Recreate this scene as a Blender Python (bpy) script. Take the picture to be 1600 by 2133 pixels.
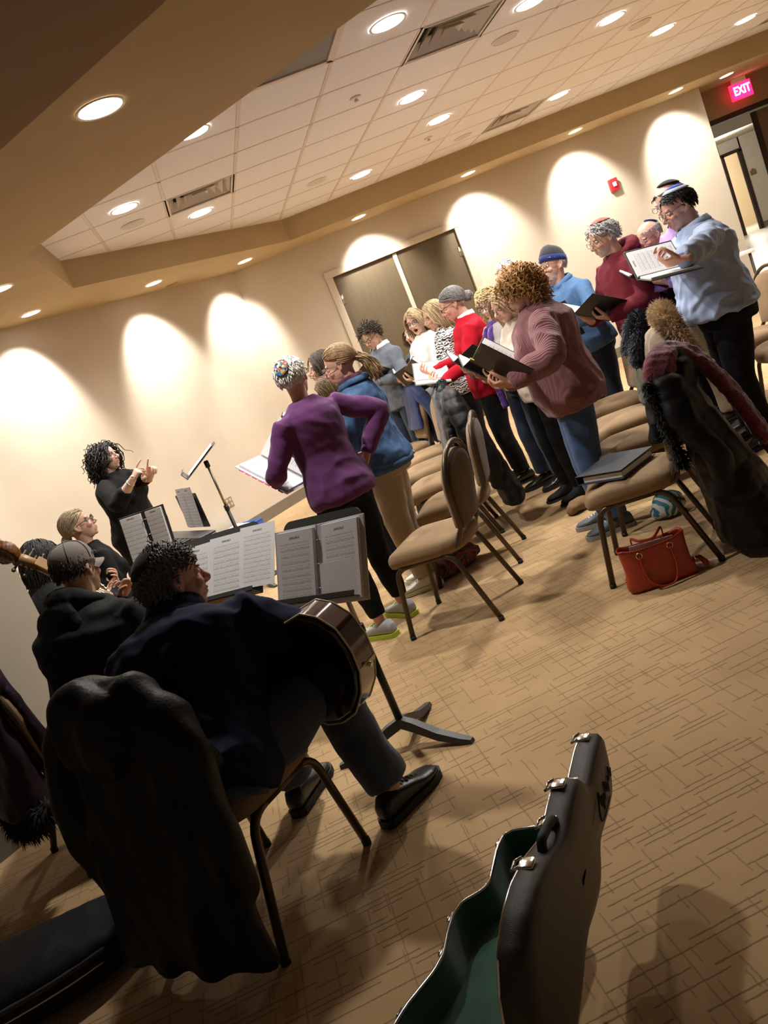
import bpy, math, random
import numpy as np
from mathutils import Vector, Matrix
random.seed(7); RNG = np.random.default_rng(7)
sc = bpy.context.scene
for o in list(bpy.data.objects): bpy.data.objects.remove(o)
col = sc.collection
R = math.radians
PI = math.pi
# ------------------------------------------------------------------ camera, world, exposure
CAM_H = 1.53
FPX = 1770.24
YAW, PITCH, ROLL = .1224, -.1934, -.3938
def cam_axes():
    f = np.array([math.sin(YAW), math.cos(YAW), 0.]); r0 = np.array([math.cos(YAW), -math.sin(YAW), 0.]); u0 = np.array([0, 0, 1.])
    fw = f*math.cos(PITCH)+u0*math.sin(PITCH); up = u0*math.cos(PITCH)-f*math.sin(PITCH)
    rr = r0*math.cos(ROLL)+up*math.sin(ROLL); uu = up*math.cos(ROLL)-r0*math.sin(ROLL)
    return rr, uu, fw
_r, _u, _f = cam_axes()
cam = bpy.data.cameras.new('camera'); camo = bpy.data.objects.new('camera', cam); col.objects.link(camo)
cam.sensor_fit = 'HORIZONTAL'; cam.sensor_width = 36.0; cam.lens = FPX/1600*36.0; cam.clip_start = .05; cam.clip_end = 100
camo.matrix_world = Matrix(((_r[0], _u[0], -_f[0], 0), (_r[1], _u[1], -_f[1], 0), (_r[2], _u[2], -_f[2], CAM_H), (0, 0, 0, 1)))
sc.camera = camo
world = bpy.data.worlds.new('world'); sc.world = world; world.use_nodes = True
world.node_tree.nodes['Background'].inputs[0].default_value = (1.0, .80, .58, 1)
world.node_tree.nodes['Background'].inputs[1].default_value = .085  # uniform warm ambient fill, added to lift the shade
sc.view_settings.view_transform = 'Standard'; sc.view_settings.look = 'None'
sc.view_settings.exposure = 0.0; sc.view_settings.gamma = 1.0; sc.view_settings.use_curve_mapping = False
LAMP_COL = (1.0, .955, .89)
W_CEIL, W_WALL, W_SOFF = 190.0, 200.0, 190.0      # lamp powers: coffer downlights, wall washers, soffit downlight
Z_S, Z_C = 2.90, 3.146                          # soffit and tile ceiling heights
# ------------------------------------------------------------------ mesh helpers
class MB:
    def __init__(s): s.v = []; s.f = []; s.m = []; s.n = 0
    def add(s, V, F, mat=0):
        V = np.asarray(V, float).reshape(-1, 3); s.v.append(V)
        n = s.n
        for f in F: s.f.append(tuple(int(i)+n for i in f)); s.m.append(mat)
        s.n += len(V); return s
    def merge(s, o, mat=None, M=None):
        V = np.concatenate(o.v) if o.v else np.zeros((0, 3))
        if M is not None: V = V@np.array(M)[:3, :3].T+np.array(M)[:3, 3]
        n = s.n; s.v.append(V)
        for f, m in zip(o.f, o.m): s.f.append(tuple(i+n for i in f)); s.m.append(m if mat is None else mat)
        s.n += len(V); return s
    def verts(s): return np.concatenate(s.v) if s.v else np.zeros((0, 3))
    def xf(s, M):
        M = np.array(M); V = s.verts()@M[:3, :3].T+M[:3, 3]; s.v = [V]; return s
    def box(s, c, d, rot=None, mat=0):
        V = np.array([(x, y, z) for x in (-.5, .5) for y in (-.5, .5) for z in (-.5, .5)])*np.array(d)
        if rot is not None: V = V@np.array(rot).T
        return s.add(V+np.array(c), [(0, 1, 3, 2), (4, 6, 7, 5), (0, 4, 5, 1), (2, 3, 7, 6), (0, 2, 6, 4), (1, 5, 7, 3)], mat)
    def rbox(s, c, d, r=.01, seg=3, rot=None, mat=0):
        V, F = rounded_box(d, r, seg)
        if rot is not None: V = V@np.array(rot).T
        return s.add(V+np.array(c), F, mat)
    def loft(s, rings, closed=True, cap=True, mat=0, loop=False):
        k = len(rings[0]); n = len(rings); V = np.concatenate([np.asarray(r, float) for r in rings]); F = []
        for i in range(n if loop else n-1):
            a, b = i*k, ((i+1) % n)*k
            for j in range(k if closed else k-1):
                j2 = (j+1) % k; F.append((a+j, a+j2, b+j2, b+j))
        if cap and not loop: F.append(tuple(range(k-1, -1, -1))); F.append(tuple((n-1)*k+j for j in range(k)))
        return s.add(V, F, mat)
    def tube(s, path, rad, n=8, cap=True, loop=False, mat=0, rnd=False, up=None, flat=1.0):
        P = np.asarray(path, float); m = len(P); rad = np.full(m, rad, float) if np.isscalar(rad) else np.asarray(rad, float)
        if loop: T = np.roll(P, -1, 0)-np.roll(P, 1, 0)
        else:
            T = np.gradient(P, axis=0)
        T /= np.linalg.norm(T, axis=1)[:, None]+1e-12
        if rnd and not loop:
            t0, t1 = T[0], T[-1]; add0 = [(P[0]-t0*rad[0]*q, rad[0]*math.sqrt(max(0, 1-q*q))) for q in (.95, .7, .35)]
            add1 = [(P[-1]+t1*rad[-1]*q, rad[-1]*math.sqrt(max(0, 1-q*q))) for q in (.35, .7, .95)]
            P = np.concatenate([[a for a, _ in add0], P, [a for a, _ in add1]]); rad = np.concatenate([[b for _, b in add0], rad, [b for _, b in add1]])
            T = np.concatenate([[t0]*3, T, [t1]*3]); m = len(P)
        u = np.array(up, float) if up is not None else (np.array([0, 0, 1.]) if abs(T[0][2]) < .9 else np.array([1., 0, 0]))
        rings = []; an = np.arange(n)*2*PI/n
        for i in range(m):
            u = u-T[i]*(u@T[i]); u /= np.linalg.norm(u)+1e-12; w = np.cross(T[i], u)
            rings.append(P[i]+rad[i]*(np.cos(an)[:, None]*w+flat*np.sin(an)[:, None]*u))
        return s.loft(rings, True, cap, mat, loop)
    def ell(s, c, r, rot=None, nu=14, nv=9, mat=0):
        r = np.array([r]*3 if np.isscalar(r) else r, float); V = [(0, 0, 1)]; F = []
        for i in range(1, nv):
            t = PI*i/nv
            for j in range(nu): a = 2*PI*j/nu; V.append((math.sin(t)*math.cos(a), math.sin(t)*math.sin(a), math.cos(t)))
        V.append((0, 0, -1)); L = len(V)-1
        for j in range(nu): F.append((0, 1+j, 1+(j+1) % nu)); F.append((L, L-nu+(j+1) % nu, L-nu+j))
        for i in range(nv-2):
            for j in range(nu): a = 1+i*nu; F.append((a+j, a+nu+j, a+nu+(j+1) % nu, a+(j+1) % nu))
        V = np.array(V)*r
        if rot is not None: V = V@np.array(rot).T
        return s.add(V+np.array(c), F, mat)
    def prism(s, poly, z0, z1, mat=0):
        k = len(poly); V = [(x, y, z0) for x, y in poly]+[(x, y, z1) for x, y in poly]
        F = [tuple(range(k-1, -1, -1)), tuple(range(k, 2*k))]+[(j, (j+1) % k, k+(j+1) % k, k+j) for j in range(k)]
        return s.add(V, F, mat)
    def mesh(s, name='m', smooth=True):
        me = bpy.data.meshes.new(name); me.from_pydata(s.verts().tolist(), [], s.f)
        if any(s.m): me.polygons.foreach_set('material_index', s.m)
        if smooth: me.polygons.foreach_set('use_smooth', [True]*len(s.f))
        me.update(); return me
_rb = {}
def rounded_box(d, r, seg):
    key = (tuple(np.round(d, 5)), r, seg)
    if key not in _rb:
        import bmesh
        bm = bmesh.new(); bmesh.ops.create_cube(bm, size=1)
        for v in bm.verts: v.co = Vector((v.co.x*d[0], v.co.y*d[1], v.co.z*d[2]))
        bmesh.ops.bevel(bm, geom=list(bm.edges), offset=min(r, min(d)*.49), segments=seg, affect='EDGES', profile=.5)
        bm.verts.index_update(); _rb[key] = (np.array([v.co[:] for v in bm.verts]), [tuple(v.index for v in f.verts) for f in bm.faces]); bm.free()
    return _rb[key]
def rot_z(a): c, s = math.cos(a), math.sin(a); return np.array([[c, -s, 0], [s, c, 0], [0, 0, 1.]])
def rot_x(a): c, s = math.cos(a), math.sin(a); return np.array([[1., 0, 0], [0, c, -s], [0, s, c]])
def rot_y(a): c, s = math.cos(a), math.sin(a); return np.array([[c, 0, s], [0, 1., 0], [-s, 0, c]])
def nrm(v): v = np.asarray(v, float); return v/(np.linalg.norm(v)+1e-12)
def frame(y, z):
    """columns x,y,z with y the main axis and z as close as possible to the second"""
    y = nrm(y); z = np.asarray(z, float); z = nrm(z-y*(z@y)); x = np.cross(y, z); return np.stack([x, y, z], 1)
def M4(rot, t):
    m = np.eye(4); m[:3, :3] = rot; m[:3, 3] = t; return m
def smooth_path(P, k=6):
    P = np.asarray(P, float); n = len(P); out = []
    for i in range(n-1):
        p0, p1, p2, p3 = P[max(i-1, 0)], P[i], P[i+1], P[min(i+2, n-1)]
        for t in np.arange(k)/k:
            out.append(.5*((2*p1)+(p2-p0)*t+(2*p0-5*p1+4*p2-p3)*t*t+(3*p1-p0-3*p2+p3)*t**3))
    out.append(P[-1]); return np.array(out)
def interp_path(P, Rr, k=5):
    return smooth_path(P, k), smooth_path(np.stack([np.asarray(Rr, float)]*3, 1), k)[:, 0]
def fillet(P, r, k=5):
    """polyline with rounded corners"""
    P = [np.asarray(p, float) for p in P]; out = [P[0]]
    for i in range(1, len(P)-1):
        a, b, c = P[i-1], P[i], P[i+1]; d1 = a-b; d2 = c-b; q = min(r, .48*np.linalg.norm(d1), .48*np.linalg.norm(d2))
        s0 = b+nrm(d1)*q; s1 = b+nrm(d2)*q
        for t in np.linspace(0, 1, k+1): out.append((1-t)**2*s0+2*t*(1-t)*b+t*t*s1)
    out.append(P[-1]); return np.array(out)
_scr = bpy.data.scenes.new('scratch')
def scratch_eval(o):
    with bpy.context.temp_override(scene=_scr, view_layer=_scr.view_layers[0]):
        dg = bpy.context.evaluated_depsgraph_get(); dg.update()
        return bpy.data.meshes.new_from_object(o.evaluated_get(dg))
def remesh(mb, voxel, sm=4, fac=.5):
    me = mb.mesh('tmp'); o = bpy.data.objects.new('tmp', me); _scr.collection.objects.link(o)
    m = o.modifiers.new('r', 'REMESH'); m.mode = 'VOXEL'; m.voxel_size = voxel; m.use_smooth_shade = True
    if sm: k = o.modifiers.new('s', 'SMOOTH'); k.factor = fac; k.iterations = sm
    out = scratch_eval(o)
    bpy.data.objects.remove(o); bpy.data.meshes.remove(me); return out
def get_co(me):
    a = np.empty(len(me.vertices)*3); me.vertices.foreach_get('co', a); return a.reshape(-1, 3)
def get_no(me):
    a = np.empty(len(me.vertices)*3); me.vertices.foreach_get('normal', a); return a.reshape(-1, 3)
def set_co(me, V): me.vertices.foreach_set('co', np.asarray(V).ravel()); me.update()
def faces_of(me): return [tuple(p.vertices) for p in me.polygons]
def wave_noise(P, freq, seed, n=5, aniso=(1, 1, 1)):
    g = np.random.default_rng(seed); P = P*np.array(aniso)*freq; out = 0
    for i in range(n):
        k = nrm(g.normal(size=3)); k2 = nrm(g.normal(size=3)); ph = g.uniform(0, 6.28, 2)
        out = out+np.sin(P@k*(1+.5*i)+1.6*np.sin(P@k2*.8+ph[0])+ph[1])/(1+.35*i)
    return out/n
def folds(me, amp=.006, freq=28, seed=1, aniso=(1, 1, 1)):
    V = get_co(me); N = get_no(me); w = wave_noise(V, freq, seed, 5, aniso); w2 = wave_noise(V, freq*2.3, seed+9, 4, aniso)
    d = amp*((1-np.abs(w)*3).clip(-1, 1)*.7+w2*.5)
    set_co(me, V+N*d[:, None]); return me
# ------------------------------------------------------------------ objects
def obj(name, me, mats=None, parent=None, smooth=True):
    if isinstance(me, MB): me = me.mesh(name, smooth)
    o = bpy.data.objects.new(name, me); col.objects.link(o)
    if mats is not None and not me.materials:
        for m in (mats if isinstance(mats, (list, tuple)) else [mats]): me.materials.append(m)
    if parent is not None: o.parent = parent
    return o
def tag(o, label, cat, group=None):
    o['label'] = label; o['category'] = cat
    if group: o['group'] = group
    return o
def thing(name, label, cat, loc=(0, 0, 0), rz=0, group=None, rot=None):
    o = bpy.data.objects.new(name, None); col.objects.link(o); o.empty_display_size = .1
    o.location = loc; o.rotation_euler = (0, 0, rz)
    if rot is not None: o.matrix_world = Matrix(M4(rot, loc).tolist())
    return tag(o, label, cat, group)
def struct(name, mb, m, parent=None, smooth=False):
    o = obj(name, mb, m, parent, smooth)
    if parent is None: o['kind'] = 'structure'
    return o
def dup(root, loc=None, rz=None, label=None, group=None):
    r = root.copy(); col.objects.link(r)
    if loc is not None: r.location = loc
    if rz is not None: r.rotation_euler = (0, 0, rz)
    if label: r['label'] = label
    if group: r['group'] = group
    for ch in list(root.children):
        c = ch.copy(); col.objects.link(c); c.parent = r
        for g in list(ch.children): d = g.copy(); col.objects.link(d); d.parent = c
    return r
# ------------------------------------------------------------------ materials
_mats = {}
def mat(name, c, rough=.7, metal=0, spec=.5, var=0, vs=20, bump=0, bs=200, attr=False, sheen=0, emit=0, ecol=None, trans=0, wave=None, stretch=None, coat=0):
    if name in _mats: return _mats[name]
    m = bpy.data.materials.new(name); m.use_nodes = True; nt = m.node_tree; b = nt.nodes['Principled BSDF']; L = nt.links
    b.inputs['Base Color'].default_value = (*c, 1); b.inputs['Roughness'].default_value = rough; b.inputs['Metallic'].default_value = metal
    b.inputs['Specular IOR Level'].default_value = spec
    if sheen: b.inputs['Sheen Weight'].default_value = sheen; b.inputs['Sheen Roughness'].default_value = .5
    if coat: b.inputs['Coat Weight'].default_value = coat; b.inputs['Coat Roughness'].default_value = .08
    if trans: b.inputs['Transmission Weight'].default_value = trans
    if emit: b.inputs['Emission Color'].default_value = (*(ecol or c), 1); b.inputs['Emission Strength'].default_value = emit
    tc = nt.nodes.new('ShaderNodeTexCoord'); src = tc.outputs['Object']
    if stretch:
        mp = nt.nodes.new('ShaderNodeMapping'); mp.inputs['Scale'].default_value = stretch; L.new(src, mp.inputs[0]); src = mp.outputs[0]
    cs = None
    if attr:
        a = nt.nodes.new('ShaderNodeAttribute'); a.attribute_name = 'Col'; cs = a.outputs['Color']
    if var:
        n = nt.nodes.new('ShaderNodeTexNoise'); n.inputs['Scale'].default_value = vs; n.inputs['Detail'].default_value = 5; L.new(src, n.inputs['Vector'])
        h = nt.nodes.new('ShaderNodeHueSaturation'); mr = nt.nodes.new('ShaderNodeMapRange')
        mr.inputs['From Min'].default_value = .25; mr.inputs['From Max'].default_value = .75
        mr.inputs['To Min'].default_value = 1-var; mr.inputs['To Max'].default_value = 1+var
        L.new(n.outputs['Fac'], mr.inputs['Value']); L.new(mr.outputs[0], h.inputs['Value'])
        if cs is not None: L.new(cs, h.inputs['Color'])
        else: h.inputs['Color'].default_value = (*c, 1)
        cs = h.outputs['Color']
    if cs is not None: L.new(cs, b.inputs['Base Color'])
    if bump or wave:
        bp = nt.nodes.new('ShaderNodeBump'); bp.inputs['Distance'].default_value = .004; bp.inputs['Strength'].default_value = bump or .5
        if wave:
            w = nt.nodes.new('ShaderNodeTexWave'); w.wave_type = 'BANDS'; w.bands_direction = wave[0]; w.inputs['Scale'].default_value = wave[1]; w.inputs['Distortion'].default_value = wave[2]
            L.new(src, w.inputs['Vector']); L.new(w.outputs['Fac'], bp.inputs['Height'])
        else:
            n2 = nt.nodes.new('ShaderNodeTexNoise'); n2.inputs['Scale'].default_value = bs; n2.inputs['Detail'].default_value = 3
            L.new(src, n2.inputs['Vector']); L.new(n2.outputs['Fac'], bp.inputs['Height'])
        L.new(bp.outputs[0], b.inputs['Normal'])
    _mats[name] = m; return m
def W(u, v, D):
    """world point seen at photo pixel (u,v) at horizontal distance D"""
    d = _f+_r*(u-800)/FPX-_u*(v-1066.5)/FPX; q = d*(D/math.hypot(d[0], d[1])); return ('w', q[0], q[1], q[2]+CAM_H)
def FLOOR(u, v, z=0.):
    d = _f+_r*(u-800)/FPX-_u*(v-1066.5)/FPX; q = d*((z-CAM_H)/d[2]); return q[0], q[1]
# ================================================================== ROOM
def wall_mat(name, c, bump=.12):
    return mat(name, c, rough=.85, spec=.25, var=.04, vs=3, bump=bump, bs=160)
m_wall = wall_mat('painted wall', (.60, .525, .42))
m_soff = wall_mat('tan soffit paint', (.43, .32, .175))
m_soff_dark = wall_mat('brown header paint and shade', (.30, .20, .115))  # soffit tan darkened; the unlit near header's shade is put into this colour
m_base = mat('vinyl baseboard', (.17, .145, .105), rough=.55, var=.05)
m_tile = mat('mineral ceiling tile', (.80, .785, .80), rough=.95, spec=.1, var=.05, vs=60, bump=.5, bs=420)
m_tbar = mat('white ceiling grid', (.66, .58, .52), rough=.5)
m_dark = mat('dark plenum', (.01, .01, .01), rough=.9)
m_trimw = mat('white lamp trim', (.8, .77, .72), rough=.4)
def carpet():
    m = bpy.data.materials.new('cut pile carpet'); m.use_nodes = True; nt = m.node_tree; L = nt.links; b = nt.nodes['Principled BSDF']
    b.inputs['Roughness'].default_value = .95; b.inputs['Specular IOR Level'].default_value = .1; b.inputs['Sheen Weight'].default_value = .25
    tc = nt.nodes.new('ShaderNodeTexCoord'); sep = nt.nodes.new('ShaderNodeSeparateXYZ')
    nz = nt.nodes.new('ShaderNodeTexNoise'); nz.inputs['Scale'].default_value = 45; nz.inputs['Detail'].default_value = 4
    L.new(tc.outputs['Object'], nz.inputs['Vector'])
    off = nt.nodes.new('ShaderNodeVectorMath'); off.operation = 'SCALE'; off.inputs['Scale'].default_value = .008
    sub = nt.nodes.new('ShaderNodeVectorMath'); sub.operation = 'SUBTRACT'; sub.inputs[1].default_value = (.5, .5, .5)
    L.new(nz.outputs['Color'], sub.inputs[0]); L.new(sub.outputs[0], off.inputs[0])
    ad = nt.nodes.new('ShaderNodeVectorMath'); ad.operation = 'ADD'; L.new(tc.outputs['Object'], ad.inputs[0]); L.new(off.outputs[0], ad.inputs[1])
    L.new(ad.outputs[0], sep.inputs[0])
    def mth(op, a, bb=None, c=None):
        n = nt.nodes.new('ShaderNodeMath'); n.operation = op
        for i, v in enumerate((a, bb, c)):
            if v is None: continue
            if isinstance(v, (int, float)): n.inputs[i].default_value = v
            else: L.new(v, n.inputs[i])
        return n.outputs[0]
    def white(a, bb, seed):
        cx = nt.nodes.new('ShaderNodeCombineXYZ'); L.new(a, cx.inputs[0])
        if bb is not None: L.new(bb, cx.inputs[1])
        cx.inputs[2].default_value = seed; w = nt.nodes.new('ShaderNodeTexWhiteNoise'); w.noise_dimensions = '3D'; L.new(cx.outputs[0], w.inputs['Vector']); return w.outputs['Value']
    def segs(u, v, hv, lu, wid, prob, seed):
        """line segments along u, on rows spaced hv in v"""
        q = mth('DIVIDE', v, hv); j = mth('FLOOR', q); fr = mth('SUBTRACT', q, j)
        line = mth('LESS_THAN', mth('ABSOLUTE', mth('SUBTRACT', fr, .5)), wid/hv)
        h = white(j, None, seed); i = mth('FLOOR', mth('ADD', mth('DIVIDE', u, lu), mth('MULTIPLY', h, 7.0)))
        keep = mth('LESS_THAN', white(i, j, seed+3.3), prob)
        return mth('MULTIPLY', line, keep)
    x, y = sep.outputs[0], sep.outputs[1]
    h1 = segs(x, y, .047, .098, .0026, .46, 1.0); h2 = segs(x, y, .094, .196, .0028, .50, 5.0)
    v1 = segs(y, x, .062, .056, .0022, .30, 9.0); v2 = segs(y, x, .098, .112, .0022, .42, 13.0)
    hm = mth('MAXIMUM', h1, h2); vm = mth('MAXIMUM', v1, v2)
    allm = mth('MAXIMUM', hm, mth('MULTIPLY', vm, .6))
    big = nt.nodes.new('ShaderNodeTexNoise'); big.inputs['Scale'].default_value = 2.2; big.inputs['Detail'].default_value = 6; L.new(tc.outputs['Object'], big.inputs['Vector'])
    fine = nt.nodes.new('ShaderNodeTexNoise'); fine.inputs['Scale'].default_value = 380; fine.inputs['Detail'].default_value = 2; L.new(tc.outputs['Object'], fine.inputs['Vector'])
    cr = nt.nodes.new('ShaderNodeValToRGB'); cr.color_ramp.elements[0].position = .3; cr.color_ramp.elements[0].color = (.42, .272, .128, 1)
    cr.color_ramp.elements[1].position = .7; cr.color_ramp.elements[1].color = (.54, .358, .178, 1)
    mixn = mth('ADD', mth('MULTIPLY', big.outputs['Fac'], .7), mth('MULTIPLY', fine.outputs['Fac'], .3)); L.new(mixn, cr.inputs[0])
    mx = nt.nodes.new('ShaderNodeMix'); mx.data_type = 'RGBA'; mx.inputs[7].default_value = (.10, .062, .03, 1); L.new(cr.outputs[0], mx.inputs[6]); L.new(mth('MULTIPLY', allm, .62), mx.inputs[0])
    L.new(mx.outputs[2], b.inputs['Base Color'])
    bp = nt.nodes.new('ShaderNodeBump'); bp.inputs['Strength'].default_value = .6; bp.inputs['Distance'].default_value = .006
    L.new(mth('ADD', mth('MULTIPLY', mth('SUBTRACT', 1.0, mth('MAXIMUM', hm, vm)), .8), mth('MULTIPLY', fine.outputs['Fac'], .25)), bp.inputs['Height']); L.new(bp.outputs[0], b.inputs['Normal'])
    return m
m_carpet = carpet()
WY = 11.0                       # back wall plane
CX, CY = .75, 11.0              # corner of back wall and diagonal wall
EX = 7.45                       # right end of the back wall
struct('floor', MB().add([(-7, -3, 0), (16, -3, 0), (16, 12.2, 0), (-7, 12.2, 0)], [(0, 1, 2, 3)]), m_carpet)
# back wall with the hole for the double doors
DX0, DX1, DZ = 1.87, 3.63, 2.42
w = MB(); w.box(((CX+DX0)/2, WY+.1, 1.6), (DX0-CX, .2, 3.2)); w.box(((DX1+EX)/2, WY+.1, 1.6), (EX-DX1, .2, 3.2)); w.box(((DX0+DX1)/2, WY+.1, (DZ+3.2)/2), (DX1-DX0, .2, 3.2-DZ))
struct('wall_back', w, m_wall)
# diagonal wall (45 degrees) behind the conductor
s45 = math.sqrt(.5); dlen = 7.6
w = MB(); w.box((CX-s45*dlen/2-s45*.1*1, CY-s45*dlen/2+s45*.1, 1.6), (dlen+.1, .2, 3.2), rot=rot_z(R(45))); struct('wall_diagonal', w, m_wall)
# nearer wall on the left with its end face
nx, ny = -1.26, 4.39
w = MB(); w.box((nx-s45*1.6-s45*.1, ny-s45*1.6+s45*.1, 1.6), (3.2, .2, 3.2), rot=rot_z(R(45))); struct('wall_left', w, m_wall)
# jamb beyond the right end of the back wall, header over the passage
w = MB(); w.box((EX-.1, 11.4, 1.6), (.2, .42, 3.2)); struct('wall_return', w, m_wall)
w = MB(); w.box((9.6, 11.72, 2.70), (4.4, .2, .42)); struct('wall_header', w, m_soff_dark)
# baseboards
w = MB(); L1 = dlen; w.box((CX-s45*L1/2+s45*.008, CY-s45*L1/2-s45*.008, .065), (L1, .016, .13), rot=rot_z(R(45))); struct('baseboard_diagonal', w, m_base)
w = MB(); w.box(((CX+DX0-.07)/2, WY-.008, .065), (DX0-CX-.07, .016, .13)); w.box(((DX1+.07+EX)/2, WY-.008, .065), (EX-DX1-.07, .016, .13)); struct('baseboard_back', w, m_base)
w = MB(); w.box((nx-s45*1.6+s45*.008, ny-s45*1.6-s45*.008, .065), (3.2, .016, .13), rot=rot_z(R(45))); struct('baseboard_left', w, m_base)
# ------------------------------------------------------------------ double door
dr = bpy.data.objects.new('door_1', None); col.objects.link(dr); dr['kind'] = 'structure'; dr.location = ((DX0+DX1)/2, WY, 0)
m_doorw = mat('stained door veneer', (.105, .078, .044), rough=.45, var=.10, vs=4, stretch=(9, 9, 1), bump=.05, bs=90)
m_frame = mat('painted steel door frame', (.56, .485, .37), rough=.45, var=.03)
m_steel = mat('satin steel', (.55, .52, .47), rough=.35, metal=1)
dw = (DX1-DX0); hw = dw/2
for sx in (-1, 1):
    lf = MB(); lf.rbox((sx*hw/2, .035, DZ/2+.002), (hw-.03, .045, DZ-.008), .004, 2); lo = obj('door_leaf', lf, m_doorw, dr, False)
    for hz in (.25, 1.25, 2.1):
        obj('hinge', MB().tube([(sx*(hw-.022), .008, hz-.06), (sx*(hw-.022), .008, hz+.06)], .012, 8).box((sx*(hw-.045), .011, hz), (.045, .006, .12)), m_steel, lo)
    obj('lever_handle', MB().tube([(sx*.1, .03, 1.0), (sx*.1, -.03, 1.0), (sx*.21, -.03, 1.0)], .011, 8).tube([(sx*.1, .028, 1.0), (sx*.1, .018, 1.0)], .03, 12), m_steel, lo)
obj('backing', MB().box((0, .12, DZ/2), (dw, .02, DZ)), m_doorw, dr, False)
obj('astragal', MB().rbox((0, .022, DZ/2-.015), (.055, .05, DZ-.03), .005, 2), m_frame, dr, False)
fr = MB()
for sx in (-1, 1): fr.rbox((sx*(hw+.025), .0, DZ/2+.02), (.095, .06, DZ+.06), .006, 2)
fr.rbox((0, -.004, DZ+.02), (dw+.15, .068, .085), .006, 2); obj('door_frame', fr, m_frame, dr, False)
# ------------------------------------------------------------------ coffered ceiling
COFF = [(-.79, 6.2), (-.79, 8.0), (1.46, 10.22), (16, 10.22), (16, -3), (8.41, -3)]      # open coffer outline, seen from above
# soffit ring pieces: underside at Z_S, face up to Z_C
sf = MB()
ring_out = [(-7, 15), (16, 15)]
sf.prism([(-.79, 6.2), (-.79, 8.0), (-.79-3.2, 11.2), (-7, 11.2), (-7, 3.0), (-7, -.01), (-.79-3.2, 3.0)], Z_S, Z_C+.25)
sf.prism([(-.79, 8.0), (1.46, 10.22), (.3, 13.2), (-.79-3.2, 11.2)], Z_S, Z_C+.25)
sf.prism([(1.46, 10.22), (16, 10.22), (16, 13.2), (.3, 13.2)], Z_S, Z_C+.25)
sf.prism([(-.79, 6.2), (-3.99, 3.0), (1.81, -2.99), (8.41, -3)], Z_S, Z_C+.25)
struct('trim_1', sf, m_soff)
# lower header along the near diagonal (track of a folding partition)
hd = MB(); k = 2.98
hd.prism([(-4.0, k+4.0), (k+3.2, -3.2), (k-1.0, -3.4), (-5.6, k+.6)], 2.62, Z_S); struct('trim_2', hd, m_soff_dark)
# tiles and grid
GX, GY, TS = 1.4396, 5.4748, .6096
vents = {(-2, 3), (1, 0), (4, 6), (10, 6)}; grilles = {(-1, -1)}
ce = MB(); ce.add([(-4, -4, Z_C+.3), (16, -4, Z_C+.3), (16, 12, Z_C+.3), (-4, 12, Z_C+.3)], [(3, 2, 1, 0)])
ceil = struct('ceiling', ce, m_dark)
tm = MB(); tm.rbox((0, 0, .009), (TS-.022, TS-.022, .018), .004, 1); tmesh = tm.mesh('ceiling_tile', False); tmesh.materials.append(m_tile)
def in_coffer(x, y): return x > -1.3 and y > -1 and y < 10.8 and x+y > 4.2 and y-x < 9.6 and x < 10.4
cells = []
for i in range(-5, 16):
    for j in range(-12, 10):
        x, y = GX+(i+.5)*TS, GY+(j+.5)*TS
        if in_coffer(x, y) and x < 1.2+y*.85: cells.append((i, j, x, y))
for i, j, x, y in cells:
    if (i, j) in vents or (i, j) in grilles: continue
    o = bpy.data.objects.new('ceiling_tile', tmesh); col.objects.link(o); o.parent = ceil; o.location = (x, y, Z_C+.002)
gm = {}
xs = sorted({c[0] for c in cells}); ys = sorted({c[1] for c in cells})
for i in range(min(xs), max(xs)+2):
    yy = [c[1] for c in cells if c[0] in (i, i-1)]
    if yy:
        a, b2 = GY+min(yy)*TS, GY+(max(yy)+1)*TS
        o = obj('grid_bar', MB().box((GX+i*TS, (a+b2)/2, Z_C+.004), (.024, b2-a, .008)), m_tbar, ceil, False)
for j in range(min(ys), max(ys)+2):
    xx = [c[0] for c in cells if c[1] in (j, j-1)]
    if xx:
        a, b2 = GX+min(xx)*TS, GX+(max(xx)+1)*TS
        o = obj('grid_bar', MB().box(((a+b2)/2, GY+j*TS, Z_C+.0035), (b2-a, .022, .007)), m_tbar, ceil, False)
# air diffusers
m_vent = mat('white diffuser metal', (.56, .51, .44), rough=.45)
vl = {(-2, 3): 'square stepped air diffuser in the ceiling at the left, beside two downlights', (1, 0): 'largest square air diffuser, top centre of the tile ceiling', (4, 6): 'square air diffuser close to the far soffit', (10, 6): 'air diffuser cut by the right edge of the picture'}
for (i, j) in sorted(vents):
    t = thing('air_diffuser', vl[(i, j)], 'air vent', (GX+(i+.5)*TS, GY+(j+.5)*TS, Z_C), group='ceiling air diffusers')
    f = MB()
    for a, b2 in ((-.29, 0), (.29, 0)): f.box((a, 0, .006), (.03, .60, .012))
    for a in (-.29, .29): f.box((0, a, .006), (.56, .03, .012))
    obj('frame', f, m_vent, t, False)
    obj('plenum', MB().box((0, 0, .16), (.57, .57, .004)), m_dark, t, False)
    for q, hh in enumerate((.272, .205, .138, .07)):
        c = MB(); o1, z1, o2, z2 = hh, .012, hh-.052, .075
        for k4 in range(4):
            Rz = rot_z(k4*PI/2); V = np.array([(-o1, -o1, z1), (o1, -o1, z1), (o2, -o2, z2), (-o2, -o2, z2), (-o1, -o1, z1+.004), (o1, -o1, z1+.004), (o2, -o2, z2+.004), (-o2, -o2, z2+.004)])
            c.add(V@Rz.T, [(0, 1, 2, 3), (7, 6, 5, 4), (0, 4, 5, 1)])
        obj('louvre_cone', c, m_vent, t, False)
    obj('side_wall', MB().box((-.285, 0, .08), (.006, .57, .15)).box((.285, 0, .08), (.006, .57, .15)).box((0, .285, .08), (.57, .006, .15)).box((0, -.285, .08), (.57, .006, .15)), m_vent, t, False)
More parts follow.
